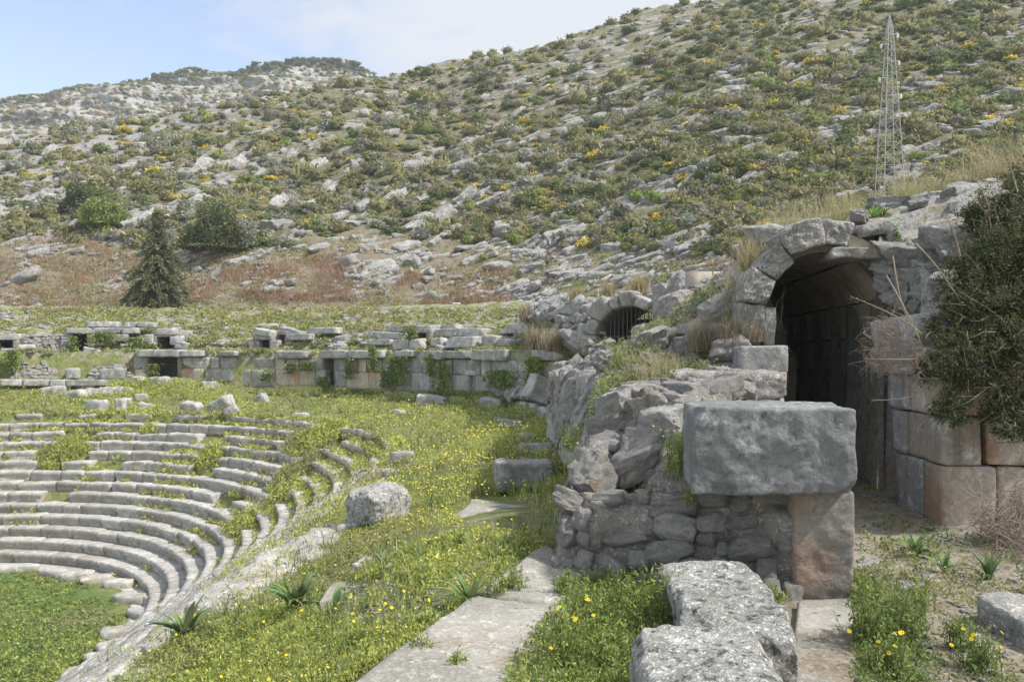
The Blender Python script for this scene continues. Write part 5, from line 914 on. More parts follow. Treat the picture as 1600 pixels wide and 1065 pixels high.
H, u, v = pix(5200, MEAD, 121); nz = f2(H[:, 0], H[:, 1], 1.0, 3, 166); rq = rr(H[:, 0], H[:, 1]); H = H[(rq > R1 + .3) & (rq < RW) & (nz > .12) & ((v < 800) | (rgv.random(len(H)) < .28)) & ~((np.hypot((u - 767) / 64, (v - 802) / 26) < 1) | (np.hypot((u - 820) / 46, (v - 742) / 28) < 1) | (np.hypot((u - 528) / 36, (v - 926) / 22) < 1))]; d = H[:, 1]; H = np.repeat(H, 5, 0) + rgv.normal(size=(len(H) * 5, 3)) * [.06, .06, 0]; d = H[:, 1]
sm.append(('b',) + tuple(blades(H, rgv.uniform(.12, .36, len(H)) * (.45 + .55 * smooth(5, 11, d)), .0011 * d + .002, rgv.uniform(.1, .7, len(H)), mixcols(len(H), PALG + PALO, (2, 3, 2, 1, 2, 1.5, 1), .2))))
gb = sm.pop()[1:]; tag(mk("tall_grass", gb[0], gb[1], M['leafS'], col=gb[2]), "taller green and straw grass blades drifting through the meadow", "grass", kind='stuff')
V, Q, c = cat_arrays(sm); tag(mk("meadow_herbs", V, Q, M['leafS'], col=c), "lush yellow green spring herbs over the walkway and seats", "herbs", kind='stuff')
# near ground cover: finer leaves and thin blades
NEAR = [(-50, 1300), (-50, 1100), (330, 965), (440, 885), (560, 825), (640, 850), (850, 840), (740, 930), (540, 1068), (300, 1240)]
H, u, v = pix(9000, NEAR, 22); nz = f2(H[:, 0], H[:, 1], 1.4, 3, 64); bare = (np.hypot((u - 590) / 100, (v - 945) / 38) < 1); bare = bare | (np.hypot((u - 770) / 90, (v - 845) / 26) < 1) | (f2(H[:, 0], H[:, 1], 1.1, 3, 165) > .33); ok = rgv.random(len(H)) < np.where(bare, .14, .9 - .3 * smooth(.1, .5, nz)); H = H[ok]; d = H[:, 1]
a = clumps(H, .03 + .08 * rgv.random(len(H)), .05, 9, .0022 * d + .004, PALM + PALG, (1, 1.5, 1.2, .6, 1, 1, .6), 8); b = blades(H[::2] + rgv.normal(size=(len(H[::2]), 3)) * [.05, .05, 0], rgv.uniform(.06, .20, len(H[::2])), .004, .4, mixcols(len(H[::2]), PALG, (1, 2, 2)))
H2, u2, v2 = pix(6000, [(790, 1068), (885, 945), (870, 905), (1240, 940), (1070, 1000), (1010, 1300), (780, 1300)], 23); a2 = clumps(H2, .04 + .10 * rgv.random(len(H2)), .05, 9, .0022 * H2[:, 1] + .003, PALG + PALM, (2, 2, 1.5, .5, .5, .4, .2), 9)
H3, u3, v3 = pix(7000, [(1335, 1300), (1335, 900), (1350, 760), (1345, 715), (1405, 700), (1420, 780), (1480, 830), (1700, 900), (1700, 1300)], 24); nz = f2(H3[:, 0], H3[:, 1], 1.6, 3, 65); w = np.where((u3 < 1450) & (v3 > 890), .9, np.where(v3 < 770, .7, .08 + .4 * smooth(.15, .4, nz))); ok = rgv.random(len(H3)) < w; H3 = H3[ok]
a3 = clumps(H3, .02 + .07 * rgv.random(len(H3)), .05, 8, .002 * H3[:, 1] + .003, PALG, (2, 2, 1.3), 10)
V, Q, c = cat_arrays([a, a2, a3]); tag(mk("ground_cover", V, Q, M['leafS'], col=c), "low green weeds covering the near ground", "weeds", kind='stuff')
V, Q, c = b; tag(mk("grass", V, Q, M['leafS'], col=c), "thin green grass among the near weeds", "grass", kind='stuff')
# grass and herbs of the upper bank, and moss-like growth on the ruin
H, u, v = pix(26000, [(-150, 484), (780, 484), (860, 480), (1000, 465), (1100, 440), (1160, 440), (1100, 470), (1000, 500), (900, 560), (780, 560), (560, 556), (-150, 556)], 25); nz = f2(H[:, 0], H[:, 1], .8, 3, 66); nzf = f2(H[:, 0], H[:, 1], 3, 2, 67); rq = rr(H[:, 0], H[:, 1]); ok = ((rq > RW - .1) & (nz + .5 * nzf + rgv.uniform(-.4, .4, len(H)) > -.12)); H = H[ok]; d = H[:, 1]
s1 = clumps(H, .10 + .10 * rgv.random(len(H)), .16, 7, .0016 * d + .008, PALO + PALM, (2, 3, 2, 1, 1.5, 1.5, 1, .3), 12)
H, u, v = pix(9000, [(870, 600), (1000, 545), (1040, 460), (1160, 430), (1175, 540), (1165, 620), (960, 640), (905, 720), (870, 760), (865, 690)], 26); H = H + np.stack([0 * u, 0 * u, rgv.uniform(0, .24, len(u))], 1); nz = f2(H[:, 0], H[:, 1], 1.3, 3, 68); H = H[nz + rgv.uniform(-.3, .3, len(H)) > .10]; s2 = clumps(H, .05 + .10 * rgv.random(len(H)), .09, 8, .0016 * H[:, 1] + .004, PALG + PALO, (2, 2, 1, 1, 1, 1, .5), 13)
V, Q, c = cat_arrays([s1, s2]); tag(mk("bank_grass", V, Q, M['leafS'], col=c), "olive grass and herbs over the upper bank and ruin tops", "grass", kind='stuff')
# loose stones on the upper bank
H, u, v = pix(5200, [(-150, 486), (860, 484), (1000, 470), (1140, 446), (1000, 500), (900, 545), (560, 545), (-150, 552)], 27); nz = f2(H[:, 0], H[:, 1], .6, 3, 69); ok = (nz + rgv.uniform(-.35, .35, len(H)) > .02) & (rr(H[:, 0], H[:, 1]) > RW); H = H[ok]; mass = []
for q_, p in enumerate(H):
    V, Q = RA[q_ % 9]; s_ = .22 * rgv.lognormal(0, .45); a = rgv.uniform(0, 6.28); ca, sa = math.cos(a), math.sin(a); mass.append((np.stack([V[:, 0] * ca - V[:, 1] * sa, V[:, 0] * sa + V[:, 1] * ca, V[:, 2] * .8], 1) * s_ * .5 + p, Q))
H, u, v = pix(900, [(1335, 1300), (1340, 760), (1400, 720), (1460, 830), (1620, 900), (1620, 1300)], 28)
for q_, p in enumerate(H):
    V, Q = RA[q_ % 9]; s_ = .035 * rgv.lognormal(0, .6); a = rgv.uniform(0, 6.28); ca, sa = math.cos(a), math.sin(a); mass.append((np.stack([V[:, 0] * ca - V[:, 1] * sa, V[:, 0] * sa + V[:, 1] * ca, V[:, 2] * .8], 1) * s_ * .5 + p, Q))
H, u, v = pix(700, [(480, 985), (500, 930), (600, 905), (700, 930), (640, 985)], 29)
for q_, p in enumerate(H):
    V, Q = RA[q_ % 9]; s_ = .022 * rgv.lognormal(0, .5); mass.append((V * s_ * .5 + p, Q))
V, Q = cat_arrays(mass); tag(mk("stone_debris", V, Q, M['rubble']), "small stone debris strewn over bank and path", "stones", kind='stuff')
# yellow and pale flowers of the meadow
def flowers(H, hgt, s, col, seed, k=6):
    rg = np.random.default_rng(seed); n = len(H); C = H + np.stack([rg.normal(size=n) * .03, rg.normal(size=n) * .03, hgt], 1); nn = rg.normal(size=(n, 3)) * .45 + [0, -.25, 1]; nn /= np.linalg.norm(nn, axis=1, keepdims=True); a = np.cross(nn, [1, .1, 0]); a /= np.linalg.norm(a, axis=1, keepdims=True); b = np.cross(nn, a)
    an = np.arange(k) * 2 * np.pi / k; s = np.broadcast_to(s, (n,)); rr_ = s[:, None, None]; V = (C[:, None] + rr_ * (a[:, None] * np.cos(an)[None, :, None] + b[:, None] * np.sin(an)[None, :, None])).reshape(-1, 3)
    return V, np.arange(n * k).reshape(n, k), np.repeat(cols(n, col, .15, .05, rg), k, 0)
H, u, v = pix(14000, MEAD, 31); fm = np.exp(-(((u - 760) / 150) ** 2 + ((v - 720) / 62) ** 2)) * .85 + np.exp(-(((u - 620) / 90) ** 2 + ((v - 800) / 45) ** 2)) * .45 + .05; nz = f2(H[:, 0], H[:, 1], .9, 3, 71); rq = rr(H[:, 0], H[:, 1]); ok = (rgv.random(len(H)) < fm * smooth(-.15, .45, nz) * 1.5) & (rq > R1) & (rq < RW); H = H[ok]; d = H[:, 1]
fl = [flowers(H, .12 + .22 * smooth(7, 13, d) * rgv.uniform(.5, 1.1, len(H)), .0009 * d + .003, (.80, .70, .06), 32)]
H, u, v = pix(110, NEAR, 33); fl.append(flowers(H, rgv.uniform(.08, .2, len(H)), .013, (.80, .62, .02), 34)); H, u, v = pix(900, NEAR, 35); fl.append(flowers(H, rgv.uniform(.04, .1, len(H)), .0045, (.66, .62, .70), 36))
V, Q, c = cat_arrays(fl); tag(mk("wild_flowers", V, Q, M['petal'], col=c), "small yellow and pale lilac flowers scattered through the meadow", "flowers", kind='stuff')
# dry scrub at the foot of the hill
def pixh(n, poly, seed): u, v = in_poly_pts(poly, n, seed); return hill_at(u, v), u, v
mass = []
for poly, n, bc in (([(-100, 372), (120, 378), (215, 400), (215, 484), (-100, 484)], 9000, 0), ([(285, 440), (420, 425), (545, 410), (560, 484), (280, 484)], 6000, 0), ([(630, 440), (700, 420), (800, 415), (800, 480), (600, 484)], 5500, 0), ([(215, 455), (600, 455), (600, 484), (215, 484)], 2000, 0), ([(1050, 430), (1150, 410), (1240, 400), (1240, 440), (1060, 460)], 1500, 0)):
    H, u, v = pixh(n, poly, 40 + n); nz = fbm(P3(u / 40, v / 14), 3, 72); H = H[nz + rgv.uniform(-.4, .5, len(H)) > -.1]; k = len(H); mass.append(blades(H, rgv.uniform(.25, .8, k), .03, rgv.uniform(.2, 1.3, k), mixcols(k, [(.40, .25, .17), (.34, .21, .15), (.44, .32, .22), (.30, .26, .14)], (2, 1.8, 1.2, .7))))
V, Q, c = cat_arrays(mass); tag(mk("dry_scrub", V, Q, M['leafS'], col=c), "reddish brown dry stalks filling the field at the slope foot", "scrub", kind='stuff')
H, u, v = pixh(9000, [(-100, 380), (200, 385), (420, 400), (600, 362), (850, 372), (1050, 390), (1200, 420), (1200, 500), (-100, 500)], 49); nz = fbm(P3(u / 50, v / 16), 3, 73); H = H[nz + rgv.uniform(-.3, .3, len(H)) > .0]; k = len(H)
V, Q, c = clumps(H, .12 + .2 * rgv.random(k), .22, 7, .085, PALO + PALM[:2], (2, 2, 1.5, 1, 1, 1), 50); tag(mk("slope_grass", V, Q, M['leafS'], col=c), "patchy grass and herbs on the stony slope foot", "grass", kind='stuff')
H, u, v = pixh(2600, [(-100, 385), (200, 390), (420, 405), (600, 362), (850, 372), (1050, 380), (1200, 410), (1200, 480), (-100, 484)], 51); nz = fbm(P3(u / 45, v / 18), 3, 74) + .5 * np.exp(-((u - 610) / 70) ** 2 - ((v - 440) / 40) ** 2) + .25 * smooth(600, 900, u); ok = nz + rgv.uniform(-.3, .3, len(H)) > .12; H, u, v = H[ok], u[ok], v[ok]; mass = []
for q_, p in enumerate(H):
    V, Q = RA[q_ % 9]; L = .45 * rgv.lognormal(0, .5); A = rotm(rgv.uniform(-50, 50), rgv.uniform(-20, 20), -rgv.uniform(5, 35)) @ np.diag([L * .6, L * .4, L * .45]); mass.append((V @ A.T + p, Q))
V, Q = cat_arrays(mass); tag(mk("scree", V, Q, M['rock']), "pale scree and rock fragments on the cleared slope foot", "scree", kind='stuff')
for q_ in range(36):
    u = rgv.uniform(560, 1160); v = rgv.uniform(372, 452); hill_rock(float(u), float(v), float(rgv.uniform(26, 56)), float(rgv.uniform(9, 22)), float(rgv.uniform(8, 30)))

# ---- individual plants
def plant_things():
    rg = np.random.default_rng(90)
    # dry grass tussocks
    TU = [(1155, 505, 100, 9.9, "tall yellow tussock hanging left of the great arch", 260), (1172, 420, 60, 10.1, "pale tussock above the great arch's left ring stones", 200), (1205, 385, 55, 11.8, "bleached tussock on the shoulder left of the arch's crown", 200), (1235, 365, 60, 12.5, "airy straw grass behind the arch's crown stone", 220), (1265, 360, 55, 13.5, "second straw tussock behind the arch's crown stone", 200), (1300, 352, 60, 13.5, "green-based straw grass above the arch's crown", 240), (1330, 345, 60, 13, "wide straw tussock right of the arch's crown", 240), (1360, 345, 50, 12.5, "short straw tussock left of the pylon's foot", 200),
          (1415, 345, 80, 11.5, "tall green-yellow tussock right of the pylon's foot", 240), (1440, 330, 70, 12, "straw tussock beside the bare twig on the bank", 200), (1480, 325, 70, 12, "sparse golden grass over the rubble slope", 160), (1520, 310, 85, 12, "tall sparse grass at the bank's crest", 160), (1555, 300, 95, 11.8, "tall feathery grass beside the bright crest slab", 180), (1590, 300, 110, 11.5, "tallest feathery grass above the thorn bush", 200), (1455, 322, 40, 12.6, "low tuft between the golden and the tall tussock", 120),
          (1098, 545, 60, 9.7, "dried brown tussock under the finger stone", 220), (1145, 540, 55, 9.4, "grey-brown withered tussock beside the square-cut block", 220), (1178, 530, 40, 9.3, "withered stalks at the arch's left foot", 160), (1035, 545, 60, 11, "thin straw stalks before the barred arch", 60), (1025, 620, 95, 8.9, "long pale grass on the middle rubble wall", 150), (1040, 600, 60, 9.2, "dark green grass behind the long pale grass", 160), (838, 545, 45, 24.5, "reddish withered bush on the walkway wall's end", 200), (868, 548, 40, 23.2, "tangled grey-brown brush left of the clean pier", 240), (822, 500, 34, 30, "brown grass tuft over the tilted grey boulder", 120), (700, 520, 22, 40, "brown grass before the upper seat slabs", 120), (900, 470, 30, 26, "long olive grass above the barred arch's pier", 160), (950, 462, 30, 25, "dry grass fringe over the barred arch", 160), (1000, 455, 34, 22, "dry grass above the barred arch's right side", 160)]
    for u, v, hp, y, lab, n in TU:
        G = PX(u, v, y); z = G.z; g = float(bankz(np.array([G.x]), np.array([y]))[0]) if u > 1190 else None
        P = np.array([G.x, y, g if g is not None else z]); h = max(.25, (YH - v + hp) / F * y - P[2]); wd = hp / F * y * .4; n = int(n * 1.5); B = P + np.stack([rg.normal(size=n) * wd * .45, rg.normal(size=n) * wd * .45, -.03 + 0 * rg.random(n)], 1)
        pal = [(.30, .33, .12), (.42, .38, .2), (.5, .44, .28)] if "green" in lab or "yellow" in lab or "straw" in lab else [(.30, .25, .18), (.38, .32, .24), (.24, .2, .15)] if any(w_ in lab for w_ in ("brown", "withered", "reddish")) else STRAW[:3]
        c = mixcols(n, pal, (1.5, 1, .8), .2, rg); V, Q, c = blades(B, h * rg.uniform(.35, 1.1, n), max(.0045, .0007 * y), rg.uniform(.1, .65, n), c, rg, np.tile([.52, .46, .3], (n, 1)) * rg.uniform(.7, 1.1, (n, 1)))
        tag(mk("grass_tussock", V, Q, M['leafS'], col=c, origin=True), lab, "grass tussock", "dry grass tussocks on the ruin")
    # strap-leaved plants
    SL = [(462, 955, 85, 26, 6.6, "many-leaved dark strap plant, the tallest near the terrace edge"), (520, 962, 48, 7, 6.2, "few broad blue-green leaves beside the tall strap plant"), (290, 1000, 70, 16, 6.0, "broad-leaved strap plant at the seats' near edge"), (735, 945, 60, 20, 6.0, "strap plant beside the long paving slab"), (600, 885, 40, 10, 7.8, "small strap plant in the middle of the near meadow"), (648, 1030, 40, 8, 4.6, "little sprig growing in the paving joint"), (570, 825, 45, 14, 9.4, "strap plant at the foot of the great boulder"), (655, 880, 30, 8, 7.6, "tiny strap rosette near the gravel patch"), (860, 780, 20, 8, 10, "dark rosette by the rubble wall's foot"), (1432, 868, 42, 26, 6.4, "wide strap-leaved clump on the gravel path"), (1475, 895, 40, 22, 6.0, "arching strap leaves beside the path stones"), (1545, 905, 55, 18, 5.6, "grassy clump before the dry tangle"), (1365, 735, 30, 26, 11.5, "bright grass tuft at the passage mouth"), (725, 750, 34, 14, 12, "strap plant among the yellow flowers"), (845, 730, 22, 10, 13, "dark leaves before the pitted block"), (890, 1000, 60, 10, 4.2, "broad leaf blades inside the near herb clump"), (1000, 1050, 60, 8, 3.6, "curled green blades at the near boulder's side")]
    for u, v, hp, n, y0, lab in SL:
        H = GH(u, v)[0]; P = H; y = P[1]; L = hp / F * y * 1.1; vs, qs, cs = [], [], []; nb = 0
        for q_ in range(n):
            a = rg.uniform(0, 6.28); d = np.array([math.cos(a), math.sin(a), 0]); sdv = np.array([-d[1], d[0], 0]); ln = L * rg.uniform(.6, 1.1); w = L * rg.uniform(.08, .14) * (1.6 if "broad" in lab else 1); lean = rg.uniform(.25, 1.25); seg = 7; c = cols(1, (.19, .27, .11) if "bright" not in lab else (.2, .3, .07), .25, .1, rg)[0]
            for k in range(seg + 1):
                t = k / seg; th = lean * (t ** 1.6) * 1.5; p = P + d * ln * (t * math.sin(lean * .6) + .25 * th * t) + np.array([0, 0, ln * t * math.cos(lean * .7) - ln * .22 * th * t]); ww = w * math.sin(math.pi * min(1, .25 + .75 * t) ** 1.0) * .5 + .0008; fold = np.array([0, 0, ww * .35]); vs += [p - sdv * ww + fold, p, p + sdv * ww + fold]; cs += [c * (.85 + .3 * t)] * 3
            for k in range(seg): b0 = nb + k * 3; qs += [[b0, b0 + 1, b0 + 4, b0 + 3], [b0 + 1, b0 + 2, b0 + 5, b0 + 4]]
            nb += (seg + 1) * 3
        tag(mk("strap_leaf_plant", np.array(vs), np.array(qs), M['leaf'], col=np.array(cs), smooth_=True, origin=True), lab, "plant", "strap-leaved plants on the ground")
    # leafy herbs with stems
    LH = [(885, 1040, 90, 26, "big herb clump with yellow daisies left of the near boulders"), (915, 985, 80, 34, "tall herb clump in front of the rubble wall"), (965, 960, 70, 34, "dense green herb mass below the round rubble stones"), (1020, 985, 95, 40, "feathery herb column beside the farther boulder"), (1045, 965, 70, 30, "slender herbs touching the farther boulder"), (880, 935, 45, 24, "small herbs at the rubble wall's corner"), (940, 1050, 70, 30, "low herbs at the near boulder's left side"), (1365, 1010, 80, 60, "dark green fennel mass right of the paving slab"), (1400, 1000, 85, 60, "bushy green weeds on the path's near edge"), (1350, 950, 60, 36, "green weeds at the pillar's right foot"), (1385, 1055, 60, 40, "low weeds with daisies below the fennel mass"), (1440, 950, 40, 20, "loose weed on the sunlit path"), (1500, 1010, 50, 24, "pale weed beside the dark jagged rock"), (1530, 1050, 60, 34, "herbs with yellow daisies beside the dark jagged rock"), (780, 935, 40, 20, "little weed on the long paving slab"), (655, 1030, 34, 14, "weeds rooted in the nearest paving joint"), (715, 1050, 30, 16, "creeping weed on the nearest paving slab"), (800, 930, 44, 26, "pale green shrublet right of the strap plant"), (560, 1020, 40, 30, "yellow green herbs at the near meadow's heart"), (380, 1010, 50, 30, "herbs at the terrace edge beside the broad-leaved plant"), (440, 830, 20, 16, "weed at the seats' upper fringe"), (190, 1060, 60, 30, "daisies and herbs in the near lower corner"), (720, 860, 28, 24, "soft green herb between slab and gravel"), (1090, 655, 20, 12, "sprig on top of the rubble wall")]
    HT = [(1008, 820, 60, 34, 6.15, "bright green weed rooted in the rubble face"), (1065, 748, 75, 60, 5.75, "yellow-flowered weed under the huge block's left corner"), (910, 830, 50, 20, 6.15, "weed growing up the rubble wall's left face"), (1075, 790, 30, 16, 5.7, "small weed in the joint below the flowered one"), (945, 905, 30, 14, 6.0, "tiny plant between the lowest rubble stones"), (890, 705, 40, 30, 8.6, "weed by the rubble wall's back corner"), (1130, 620, 14, 14, 7.5, "sprout beside the huge block's top")]
    for it in [(u, v, hp, n, None, lab) for u, v, hp, n, lab in LH] + HT:
        u, v, hp, n, y, lab = it; P = GH(u, v)[0] if y is None else np.array(PX(u, v, y)); y = P[1]; h = hp / F * y; t = thing("leafy_weed", lab, "weed", tuple(float(q) for q in P), "leafy weeds in the near ground and walls"); st_, lv = [], []
        wd = h * .55
        for q_ in range(n):
            a = rg.uniform(0, 6.28); b = P + np.array([math.cos(a), math.sin(a), 0]) * wd * rg.uniform(0, .9); tp = b + np.array([rg.normal() * h * .12, rg.normal() * h * .12, h * rg.uniform(.55, 1.1)]); pth_ = np.stack([b + (tp - b) * k + np.array([rg.normal(), rg.normal(), 0]) * h * .015 for k in np.linspace(0, 1, 5)]); V, Q = tube(pth_, [.003, .0025, .002, .0016, .001], 4); st_.append((V, Q, np.tile([.2, .25, .09], (len(V), 1))))
            m = 15; tt_ = rg.uniform(.12, 1, m); C = b + (tp - b) * tt_[:, None] + rg.normal(size=(m, 3)) * [.016, .016, .01]; dark_ = "dark" in lab or "fennel" in lab or "bushy" in lab; lv.append(leaves(C, rg.uniform(.009, .02, m), mixcols(m, PALG if dark_ else PALG[1:] + PALM[:2], (1, 2, 1) if dark_ else (1, 2, 2, 1), .2, rg), .36, .5, rg))
        V, Q, c = cat_arrays(st_); part("stems", V, Q, M['leafS'], t, col=c); V, Q, c = cat_arrays(lv); part("leaves", V, Q, M['leafS'], t, col=c)
        nf = 26 if "flowered" in lab else (10 if "dais" in lab else 0)
        if nf:
            for q_ in range(nf):
                c = P + np.array([rg.normal() * wd * .6, rg.normal() * wd * .5, h * rg.uniform(.5, 1.15)]); R = .009 if "flowered" in lab else .012; nn = Vector((rg.normal() * .4, -.5 + rg.normal() * .3, 1)).normalized(); a_ = np.array(nn.orthogonal().normalized()); b_ = np.cross(np.array(nn), a_); vs, qs = [], []
                for k in range(9):
                    an = k * 2 * math.pi / 9; d1 = a_ * math.cos(an) + b_ * math.sin(an); d2 = np.cross(np.array(nn), d1); i0 = len(vs); vs += [c + d1 * R * .15 - d2 * R * .12, c + d1 * R * .7 - d2 * R * .24, c + d1 * R, c + d1 * R * .7 + d2 * R * .24]; qs.append([i0, i0 + 1, i0 + 2, i0 + 3])
                o = part("flower", np.array(vs), np.array(qs), M['petal'], t, col=np.tile([.85, .66, .02], (len(vs), 1)))
                V, Q = tube(np.stack([c - np.array([0, 0, min(.12, h * .4)]), c]), [.0014, .0012], 4); part("flower_stalk", V, Q, M['leafS'], t, col=np.tile([.2, .26, .08], (len(V), 1)))
    # ivy on the far wall
    def ivy_fix(): pass
    IV = [(582, 560, 12, 40, "thin ivy strand in the beige wall's joint"), (545, 575, 14, 34, "ivy curtain beside the dark recess"), (618, 580, 34, 44, "large ivy mass spilling over the podium wall"), (600, 592, 12, 26, "ivy tongue below the large ivy mass"), (690, 590, 22, 46, "ivy running down the wall right of the blue-grey blocks"), (672, 570, 12, 34, "ivy strand at the beige blocks' left joint"), (832, 578, 24, 40, "ivy clump hugging the wall's end slab"), (640, 520, 26, 22, "ivy hanging between the upper seat slabs"), (452, 576, 14, 16, "small ivy tuft on the beige blocks"), (114, 542, 16, 34, "ivy filling the dark doorway's left side"), (160, 528, 44, 18, "dark ivy mound under the bright seat slabs"), (212, 536, 34, 18, "ivy mound right of the half-buried block"), (236, 545, 24, 16, "ivy beside the small dark arch"), (240, 580, 16, 24, "ivy inside the barred doorway's edge"), (18, 562, 26, 30, "dark bush of ivy at the picture-side boulder"), (415, 588, 20, 12, "weeds on the low grey block"), (478, 572, 28, 14, "green tuft in the beige wall's gap"), (505, 597, 22, 16, "shaded weeds in the dark recess"), (780, 592, 40, 26, "greenery on the wall's crumbling end"), (700, 615, 120, 8, "long strip of weeds at the blue-grey wall's foot"), (560, 612, 80, 8, "strip of weeds at the beige wall's foot")]
    for u, v, w, h, lab in IV:
        n = int(60 + w * h * .55); uu = u + rg.normal(size=n) * w * .27; vv = v + rg.uniform(-.5, .5, n) * h; R = RW - .32 if 550 <= v else 21.3
        pts = np.array([PX(a, b, ray_r(a, R) + rg.uniform(-.12, .1)) for a, b in zip(uu, vv)]); V, Q, c = leaves(pts, rg.uniform(.035, .08, n), mixcols(n, PALG + PALM[:1], (2, 3, 1, 1), .25, rg), .7, -.3, rg); tag(mk("ivy_patch", V, Q, M['leafS'], col=c, origin=True), lab, "ivy", "ivy patches on the podium walls")
plant_things()

# ---- conifer
def conifer():
    rg = np.random.default_rng(4); u, vb, y = 246, 482, 51.5; b = np.array(PX(u, vb, y)); b[2] -= .2; Ht = (vb - 318) / F * y; t = thing("conifer", "shaggy olive-brown conifer standing alone behind the theatre's rim", "tree", tuple(b))
    V, Q = tube(np.stack([b + [0, 0, z] for z in np.linspace(0, Ht * .98, 10)]), np.linspace(.13, .015, 10), 8); part("trunk", V, Q, M['bark'], t); br, fo = [], []
    for q_ in range(240):
        f = rg.uniform(.04, .97) ** 1.1; z = Ht * f; L = (Ht * .25) * np.interp(f, [0, .12, .35, .5, .6, .72, .85, 1], [.9, 1.0, .98, .8, .5, .3, .16, .05]) * rg.uniform(.5, 1.25); a = rg.uniform(0, 6.28); d = np.array([math.cos(a), math.sin(a), 0]); k = np.linspace(0, 1, 7); pth_ = b + [0, 0, z] + d * L * k[:, None] + np.array([0, 0, 1.]) * (L * (.28 * np.sin(k * 2.4) - .42 * k ** 2))[:, None]
        V, Q = tube(pth_, np.linspace(.03, .006, 7), 4); br.append((V, Q)); n = int(26 + 130 * L); tt_ = rg.uniform(.15, 1.02, n); C = np.stack([np.interp(tt_, k, pth_[:, i]) for i in range(3)], 1) + rg.normal(size=(n, 3)) * [.10, .10, .05] - [0, 0, .05]; C[:, 2] -= np.abs(rg.normal(size=n)) * .10
        ax = np.tile(d * .9 + np.array([0, 0, -.55]), (n, 1)); fo.append(leaves(C, rg.uniform(.08, .17, n), mixcols(n, [(.085, .095, .05), (.14, .15, .08), (.23, .23, .13)], (1.2, 2, 1), .25, rg), .24, 0, rg, axis=ax))
    V, Q = cat_arrays(br); part("branches", V, Q, M['bark'], t); V, Q, c = cat_arrays(fo); part("crown", V, Q, M['leaf'], t, col=c)
conifer()
def round_tree(u, vb, w, h, y, lab, pal, seed, leaf=.11, n=5200, name="evergreen_tree"):
    P = np.array(hill_at(u, vb)); y = P[1]; R = w / 2 / F * y; H = h / F * y; t = thing(name, lab, "tree", tuple(float(q) for q in P)); rg = np.random.default_rng(seed); st_ = []
    for q_ in range(5):
        a = rg.uniform(0, 6.28); k = np.linspace(0, 1, 5); pth_ = P + np.outer(k, [math.cos(a) * R * .5, math.sin(a) * R * .5, H * .65]); st_.append(tube(pth_, np.linspace(.09, .03, 5), 5))
    V, Q = cat_arrays(st_); part("trunk", V, Q, M['bark'], t); V, Q, c = bush(R, H * .8, n * 2, leaf, seed, pal, (1.2, 2, 1), False, .34); V[:, 2] += H * .12; part("crown", V + P, Q, M['leaf'], t, col=c)
round_tree(338, 412, 92, 84, 56, "big round dark evergreen bush right of the conifer", DARK, 5)
round_tree(162, 362, 62, 48, 60, "bright green slope-foot tree, the lower of the two", LIME, 6, .13, 2600); round_tree(128, 340, 46, 42, 64, "dark green slope-foot tree, the upper of the two", DARK, 7, .13, 2200)
round_tree(382, 405, 44, 50, 57, "grey-green thin bush leaning on the round evergreen", GREY, 8, .1, 1500, "shrub")
